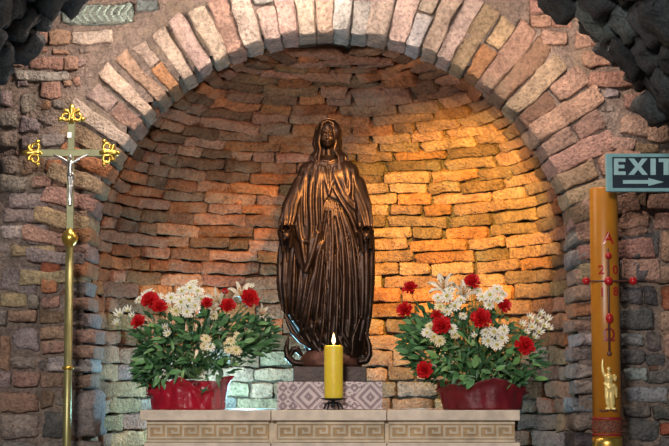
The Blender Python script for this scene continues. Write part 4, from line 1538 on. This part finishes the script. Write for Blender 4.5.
def petal_grid(mb, L, w0, w1, curl, lift, ang, z0=0.0, ruf=0.0, r0=0.0, seg=3, cols=2, seed=0, tip=0.55):
    """one petal lying outwards along ang, z up; curl bends it up (+) or down (-)"""
    vs, fs = [], []
    rd = random.Random(seed)
    for i in range(seg + 1):
        t = i / seg
        wid = (w0 + (w1 - w0) * t) * (math.sqrt(max(0, 1 - (t / 1.0) ** 6)) * (1 - tip) + tip if t > .7 else 1)
        rr = r0 + L * t * math.cos(lift + curl * t * 0.6)
        zz = z0 + L * t * math.sin(lift + curl * t)
        for j in range(cols + 1):
            s = (j / cols - .5) * 2
            q = ruf * t * rd.uniform(-1, 1)
            x, y = rr + q * 0.8, s * wid / 2
            z2 = zz + ruf * t * rd.uniform(-1, 1) + 0.12 * wid * s * s
            vs.append((x * math.cos(ang) - y * math.sin(ang), x * math.sin(ang) + y * math.cos(ang), z2))
    c = cols + 1
    for i in range(seg):
        for j in range(cols):
            fs.append((i * c + j, i * c + j + 1, (i + 1) * c + j + 1, (i + 1) * c + j))
    mb.add(vs, fs)


def carnation_mesh(seed):
    """unit radius, facing +z"""
    rd = random.Random(seed)
    mb = MB()
    for layer, (n, lift, L, w1) in enumerate(((10, 0.0, 1.0, 0.62), (10, 0.40, 0.97, 0.60), (9, 0.80, 0.92, 0.56), (7, 1.15, 0.86, 0.5), (5, 1.42, 0.78, 0.42))):
        for k in range(n):
            a = 2 * PI * (k + 0.5 * (layer % 2)) / n + rd.uniform(-.2, .2)
            petal_grid(mb, L * rd.uniform(.9, 1.08), 0.12, w1 * rd.uniform(.85, 1.15), 0.25, lift + rd.uniform(-.12, .12), a, -0.15, 0.11, 0.03, 4, 4, rd.randrange(10 ** 6), 0.8)
    return mb.mesh('carnation', M['petal_red'], False)


def daisy_mesh(mat, seed, n=14, curl=-0.25):
    rd = random.Random(seed)
    mb = MB()
    for k in range(n):
        a = 2 * PI * k / n + rd.uniform(-.08, .08)
        petal_grid(mb, rd.uniform(.70, .86), 0.18, 0.30, curl + rd.uniform(-.15, .15), 0.22 + rd.uniform(-.08, .12), a, 0.0, 0.0, 0.14, 3, 2, 0, 0.45)
    for k in range(n // 2):
        a = 2 * PI * (k + .5) / (n // 2) + rd.uniform(-.1, .1)
        petal_grid(mb, rd.uniform(.45, .6), 0.16, 0.24, 0.1, 0.5, a, 0.03, 0.0, 0.12, 2, 2, 0, 0.5)
    return mb.mesh('daisy', mat, False)


def lily_mesh():
    mb = MB()
    for k in range(6):
        vs, fs = [], []
        a = 2 * PI * k / 6
        wd = 0.46 if k % 2 else 0.34
        for i in range(7):
            t = i / 6
            rr = 0.10 + 0.95 * t ** 1.4
            zz = 0.95 * math.sin(t * 1.75) - 0.1
            ww = wd * math.sin(PI * (0.12 + 0.86 * t)) ** 0.8
            for j in range(5):
                s = (j / 4 - .5) * 2
                y = s * ww / 2
                z2 = zz + 0.10 * s * s - 0.06 * (1 - abs(s))
                vs.append((rr * math.cos(a) - y * math.sin(a), rr * math.sin(a) + y * math.cos(a), z2))
        for i in range(6):
            for j in range(4):
                fs.append((i * 5 + j, i * 5 + j + 1, (i + 1) * 5 + j + 1, (i + 1) * 5 + j))
        mb.add(vs, fs)
    return mb.mesh('lily', M['petal_lily'], True)


def leaf_mesh(L, Wd, bend, mat, seed):
    rd = random.Random(seed)
    vs, fs = [], []
    for i in range(6):
        t = i / 5
        ww = Wd * math.sin(PI * min(1, 0.06 + 0.94 * t ** 0.85)) ** 0.9
        x = L * t
        zz = bend * L * t * t
        for s in (-1, 0, 1):
            vs.append((x, s * ww / 2 + 0.02 * L * math.sin(5 * t + seed), zz + (0.16 * ww if s else 0)))
    for i in range(5):
        for j in range(2):
            fs.append((i * 3 + j, i * 3 + j + 1, (i + 1) * 3 + j + 1, (i + 1) * 3 + j))
    return MB().add(vs, fs).mesh('leaf', mat, True)


CARN = [carnation_mesh(s) for s in (1, 2, 3)]
DAW = [daisy_mesh(M['petal_white'], s) for s in (4, 5, 6)]
DAC = [daisy_mesh(M['petal_cream'], s) for s in (7, 8)]
DAS = [daisy_mesh(M['petal_white'], s, 9, 0.6) for s in (14, 15)]
LILY = lily_mesh()
EYE = MB().ball((0, 0, 0.06), (0.24, 0.24, 0.16), 10, 6).mesh('daisy_eye', M['daisy_eye'], True)
CAL = MB().lathe([(0.02, -1.25), (0.16, -1.15), (0.2, -0.6), (0.26, -0.25), (0.1, -0.1)], n=8).mesh('calyx', M['stem'], True)
st3 = MB()
for k in range(6):
    a = 2 * PI * k / 6 + .4
    st3.tube([(0, 0, 0), (0.10 * math.cos(a), 0.10 * math.sin(a), 0.5), (0.24 * math.cos(a), 0.24 * math.sin(a), 0.95)], 0.02, 5)
    st3.ball((0.24 * math.cos(a), 0.24 * math.sin(a), 0.97), (0.07, 0.07, 0.035), 6, 4)
STAM = st3.mesh('stamens', M['stamen'], True)
LEAVES = [leaf_mesh(1, .46, -.25, M['leaf'], 1), leaf_mesh(1, .54, .12, M['leaf'], 2), leaf_mesh(1, .28, -.4, M['leaf'], 3), leaf_mesh(1, .34, -.1, M['leaf_dark'], 4), leaf_mesh(1, .2, -.3, M['leaf_dark'], 5)]


def face_mat(loc, direction, roll, s):
    zv = Vector(direction).normalized()
    q = zv.to_track_quat('Z', 'Y').to_matrix().to_4x4()
    return Matrix.Translation(loc) @ q @ Matrix.Rotation(roll, 4, 'Z') @ Matrix.Scale(s, 4)


def put(name, mesh, mw, parent, world_parent):
    o = bpy.data.objects.new(name, mesh)
    COL.objects.link(o)
    o.parent = parent
    o.matrix_local = world_parent.inverted() @ mw
    return o


def bouquet(label, px0, base_py, y0, carns, daisies, lilies, fol, wrap):
    base = W(px0, 409, y0)
    base.z = ALT_Z
    root = thing('flower_arrangement', label, 'flowers', base, 'bouquets on the altar')
    RW = Matrix.Translation(base)
    m0 = mpp(y0)
    neck = base + Vector((0, 0, 0.15))

    def outward(p, toward=0.75):
        d = (p - (base + Vector((0, 0.05, 0.14))))
        d.normalize()
        d = d * 0.75 + Vector((0, -1, 0)) * toward + Vector((0, 0, 0.2))
        return d.normalized()

    def stem_to(p, d, host_m, host):
        back = p - d * 0.03
        pts = [neck + Vector((fr.uniform(-.03, .03), fr.uniform(-.03, .03), 0)), neck.lerp(back, .5) + Vector((0, 0.02, 0.02)), back - d * 0.02 + Vector((0, 0, -0.02)), p - d * 0.006]
        mb = MB().tube([v - base for v in pts], 0.0022, 5)
        mb.build('stem', M['stem'], root)
    for px, py, r_, dep in carns:
        p = W(px, py, y0 + dep)
        d = outward(p, 0.9)
        mw = face_mat(p, d, fr.uniform(0, 6), r_ * m0)
        o = put('carnation', fr.choice(CARN), mw, root, RW)
        c = bpy.data.objects.new('calyx', CAL)
        COL.objects.link(c)
        c.parent = o
        stem_to(p, d, mw, o)
    for px, py, r_, dep, kind in daisies:
        p = W(px, py, y0 + dep)
        d = outward(p, 1.1)
        d = (d + Vector((fr.uniform(-.35, .35), 0, fr.uniform(-.2, .35)))).normalized()
        mw = face_mat(p, d, fr.uniform(0, 6), r_ * m0)
        o = put('daisy', fr.choice({'w': DAW, 'c': DAC, 's': DAS}[kind]), mw, root, RW)
        c = bpy.data.objects.new('daisy_eye', EYE)
        COL.objects.link(c)
        c.parent = o
        stem_to(p, d, mw, o)
    for px, py, r_, dep, dx, dz_ in lilies:
        p = W(px, py, y0 + dep)
        d = Vector((dx, -0.8, dz_)).normalized()
        mw = face_mat(p - d * r_ * m0 * .5, d, fr.uniform(0, 6), r_ * m0)
        o = put('lily', LILY, mw, root, RW)
        c = bpy.data.objects.new('stamens', STAM)
        COL.objects.link(c)
        c.parent = o
        stem_to(p - d * r_ * m0 * .5, d, mw, o)
    # leaves: those one can pick out are objects, the dense filling behind them is one part
    fillm = MB()
    for k in range(1150):
        single = k < 240
        cx, cy, rx, ry = fr.choice(fol)
        over = single and k < 18                                    # leaves hanging over the rim of the wrap
        an, rad = fr.uniform(0, 2 * PI), math.sqrt(fr.random())
        px, py = cx + rx * rad * math.cos(an), cy + ry * rad * math.sin(an)
        dep = (-0.15 * math.sqrt(max(0, 1 - rad * rad)) * fr.uniform(.5, 1.1)) if single else fr.uniform(-0.08, 0.09)
        if over:
            px = wrap[0] + 4 + (wrap[1] - wrap[0] - 8) * fr.random()
            py = 409 - float(np.interp((px - (wrap[0] + wrap[1]) / 2) / ((wrap[1] - wrap[0]) / 2), [q[0] for q in wrap[2]], [q[1] for q in wrap[2]])) + fr.uniform(-11, -2)
            dep = -0.165 * math.sqrt(max(.1, 1 - ((px - (wrap[0] + wrap[1]) / 2) / ((wrap[1] - wrap[0]) / 2)) ** 2)) - 0.01
        p = W(px, py, y0 + dep)
        o_ = p - neck
        d = Vector((o_.x * 3 + fr.uniform(-.5, .5), -0.35 + fr.uniform(-.5, .3), fr.uniform(-.5, .8) + o_.z * 1.2)).normalized()
        if over: d = Vector((fr.uniform(-.8, .8), -0.25, fr.uniform(-.9, .5))).normalized()
        up = Vector((fr.uniform(-.4, .4), -1.0, 0.6 + fr.uniform(-.3, .3))).normalized()
        yv = up.cross(d).normalized()
        zv = d.cross(yv)
        s = (fr.uniform(8, 14) if single else fr.uniform(7, 12)) * m0
        R = Matrix((d, yv, zv)).transposed().to_4x4()
        mw = Matrix.Translation(p) @ R @ Matrix.Scale(s, 4)
        me = fr.choice(LEAVES)
        if single:
            put('leaf', me, mw, root, RW)
        else:
            L_ = RW.inverted() @ mw
            fillm.add([L_ @ v.co for v in me.vertices], [tuple(pp.vertices) for pp in me.polygons])
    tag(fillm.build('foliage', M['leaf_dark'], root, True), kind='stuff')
    for k in range(26):
        cx, cy, rx, ry = fr.choice(fol)
        p = W(cx + rx * fr.uniform(-1, 1) * .8, cy + ry * fr.uniform(-1, .3), y0 + fr.uniform(-.1, .06))
        stem_to(p, Vector((0, -.3, 1)).normalized(), None, None)
    # gathered wrap around the pot
    wx0, wx1, ztop, mat, amp, seed = wrap
    rx_b = (wx1 - wx0) / 2 * m0
    cxw = W((wx0 + wx1) / 2, 400, y0).x - base.x
    N, RW_ = 96, 14
    vs, fs = [], []
    for i in range(RW_ + 1):
        t = i / RW_
        for k in range(N):
            a = 2 * PI * k / N
            fold = 0.9 * (abs(math.sin(3.5 * a + seed + 0.5 * t)) - .6) + 0.6 * (abs(math.sin(7 * a + 2.1 * seed - 1.2 * t)) - .6) + 0.22 * math.sin(19 * a + seed * 3 + 4 * t)
            top = float(np.interp(math.cos(a), [q[0] for q in ztop], [q[1] for q in ztop])) * m0 if math.sin(a) < 0.15 else 30 * m0
            rr = rx_b * (0.95 + 0.05 * t ** 1.5) * (1 + amp * fold * (0.35 + 0.65 * t))
            flare = 0.10 * rx_b * max(0, t - .75) / .25
            vs.append((cxw + (rr + flare) * math.cos(a), (rr * 0.8 + flare) * math.sin(a), 0.001 + top * t - 0.5 * flare))
    for i in range(RW_):
        for k in range(N):
            k2 = (k + 1) % N
            fs.append((i * N + k, i * N + k2, (i + 1) * N + k2, (i + 1) * N + k))
    fs.append(tuple(range(N))[::-1])
    wr_ = MB().add(vs, fs).build('wrap', mat, root, True)
    so = wr_.modifiers.new('thickness', 'SOLIDIFY')
    so.thickness = 0.002
    MB().lathe([(rx_b * .5, 0.004), (rx_b * .6, 0.10), (rx_b * .57, 0.10), (rx_b * .1, 0.09)], (cxw, 0, 0), 28).build('pot', M['leaf_dark'], root, True)
    return root


FLY = -0.13
left_b = bouquet('bouquet of red carnations, daisies and lilies in a bright crimson wrap', 190, 409, FLY,
        [(150, 301, 9.5, -.08), (159.5, 307, 8, -.11), (138.5, 322, 7.5, -.10), (228, 306, 8, -.12), (249.5, 299, 10, -.10), (207, 303, 6, -.12), (225, 291.5, 3.5, -.06)],
        [(147, 296, 10, -.03, 'w'), (139, 300, 6, -.04, 'w'), (158, 298, 7, -.05, 'w'), (120, 315, 8, -.05, 's'), (128, 311, 6.5, -.05, 's'), (117, 324, 6, -.04, 's'), (132, 316, 5, -.06, 's'),
         (181, 302, 8.5, -.13, 'w'), (171, 298, 7.5, -.11, 'w'), (190, 288, 7.5, -.09, 'w'), (198, 291, 7, -.10, 'w'), (182, 291, 7, -.08, 'w'), (189, 300, 7.5, -.13, 'w'), (195, 306, 7, -.12, 'w'), (176, 311, 7, -.13, 'c'), (187, 312, 7, -.14, 'w'), (201, 299, 6.5, -.10, 'w'), (193, 283, 6, -.07, 'w'),
         (168, 334, 6, -.12, 's'), (165, 328, 5, -.10, 's'), (206, 339, 6, -.14, 'c'), (210, 347, 6, -.15, 'w'), (231, 341, 6, -.14, 'c'), (236, 350, 7, -.16, 'c'), (229, 350, 6, -.15, 'c'), (238, 336, 5.5, -.13, 'c'), (204, 346, 5, -.14, 'c'), (252, 286.5, 4, -.03, 's'), (214, 316, 5, -.10, 'c')],
        [(217, 301, 13, -.04, -.3, .3), (241, 294, 13, -.02, .1, .7), (261, 313, 9, -.05, .9, .2), (214, 309, 7, -.10, 0, .2)],
        [(200, 345, 58, 38), (185, 352, 48, 26), (165, 355, 28, 26), (225, 345, 40, 28), (255, 335, 20, 18), (150, 365, 14, 22), (180, 330, 46, 22), (245, 340, 28, 22), (205, 330, 48, 20), (190, 364, 38, 9), (152, 368, 10, 16)],
        (150.5, 226, [(-1, 16), (-.7, 24), (-.45, 28), (-.12, 34), (.15, 27), (.42, 18), (.68, 24), (.85, 33), (1, 35)], M['foil_red'], 0.15, 0.9))
right_b = bouquet('bouquet of red carnations and white daisies in a dark red wrap', 476, 409, FLY,
        [(410, 288, 7.5, -.06), (405, 310, 8.5, -.08), (442, 326, 9.5, -.15), (437, 315, 6, -.12), (472, 282, 8.5, -.06), (481, 319, 10.5, -.16), (504, 306, 7.5, -.10), (524.5, 346, 10, -.14), (424.5, 370, 8.5, -.16)],
        [(447, 296, 8.5, -.11, 'w'), (438, 298, 7, -.09, 'w'), (455, 306, 7.5, -.12, 'w'), (440, 307, 7, -.11, 'c'), (450, 290, 6.5, -.08, 'w'), (461, 300, 6.5, -.10, 'w'), (447, 312, 6, -.12, 'w'),
         (490, 295, 8.5, -.11, 'w'), (498, 299, 7, -.11, 'w'), (482, 297, 7, -.10, 'w'), (489, 305, 7, -.12, 'w'), (497, 289, 6.5, -.08, 'w'), (478, 291, 6, -.07, 'w'), (503, 294, 6, -.07, 'w'),
         (494, 332, 8, -.17, 'w'), (502, 338, 7.5, -.17, 'w'), (488, 341, 7.5, -.17, 'w'), (497, 345, 7.5, -.18, 'w'), (504, 330, 6.5, -.15, 'w'), (486, 332, 6.5, -.15, 'w'),
         (537, 321, 7, -.11, 's'), (544, 326, 7, -.11, 's'), (532, 327, 7, -.12, 's'), (539, 332, 7, -.13, 's'), (547, 319, 6, -.08, 's'), (540, 314, 6, -.08, 's'), (530, 318, 6, -.09, 's'), (534, 337, 6, -.12, 's'), (522, 325, 6, -.08, 's'), (526, 332, 5.5, -.10, 's'), (549, 329, 5.5, -.10, 's'),
         (427, 333, 7, -.14, 'w'), (440, 341, 7, -.16, 'c'), (434, 337, 6.5, -.15, 'c'), (430, 326, 6, -.12, 'c'), (452, 329, 6.5, -.14, 'w'), (455, 335, 5.5, -.13, 'c'), (475, 336, 5, -.15, 's'), (463, 316, 5, -.10, 'w')],
        [(443, 287, 15, -.02, -.5, .8), (464, 293, 13, -.03, .2, .7)],
        [(470, 352, 60, 36), (455, 355, 46, 30), (490, 360, 46, 28), (430, 345, 24, 28), (520, 362, 26, 24), (470, 330, 46, 22), (440, 328, 30, 22), (478, 368, 42, 16), (420, 340, 18, 22), (480, 372, 38, 8)],
        (441, 523, [(-1, 22), (-.7, 27), (-.4, 23), (-.1, 30), (.25, 33), (.6, 28), (.85, 22), (1, 18)], M['velvet_red'], 0.10, 2.2))
# clear film standing out behind the crimson wrap
MB().tube([(0, 0, 0), (0, 0, 0.001)], 0.001, 4)
fx = W(223.5, 400, FLY).x - left_b.location.x
vs = []
for k in range(13):
    a = -0.9 + 1.9 * k / 12
    rr = 0.19 + 0.006 * math.sin(k * 2.4)
    for zz in (0.002, 0.17 + 0.01 * math.sin(k * 1.7)):
        vs.append((rr * math.cos(a) - 0.005, rr * 0.8 * math.sin(a), zz))
fo2 = MB().add(vs, [(2 * k, 2 * k + 2, 2 * k + 3, 2 * k + 1) for k in range(12)]).build('cellophane', M['film'], left_b, True)
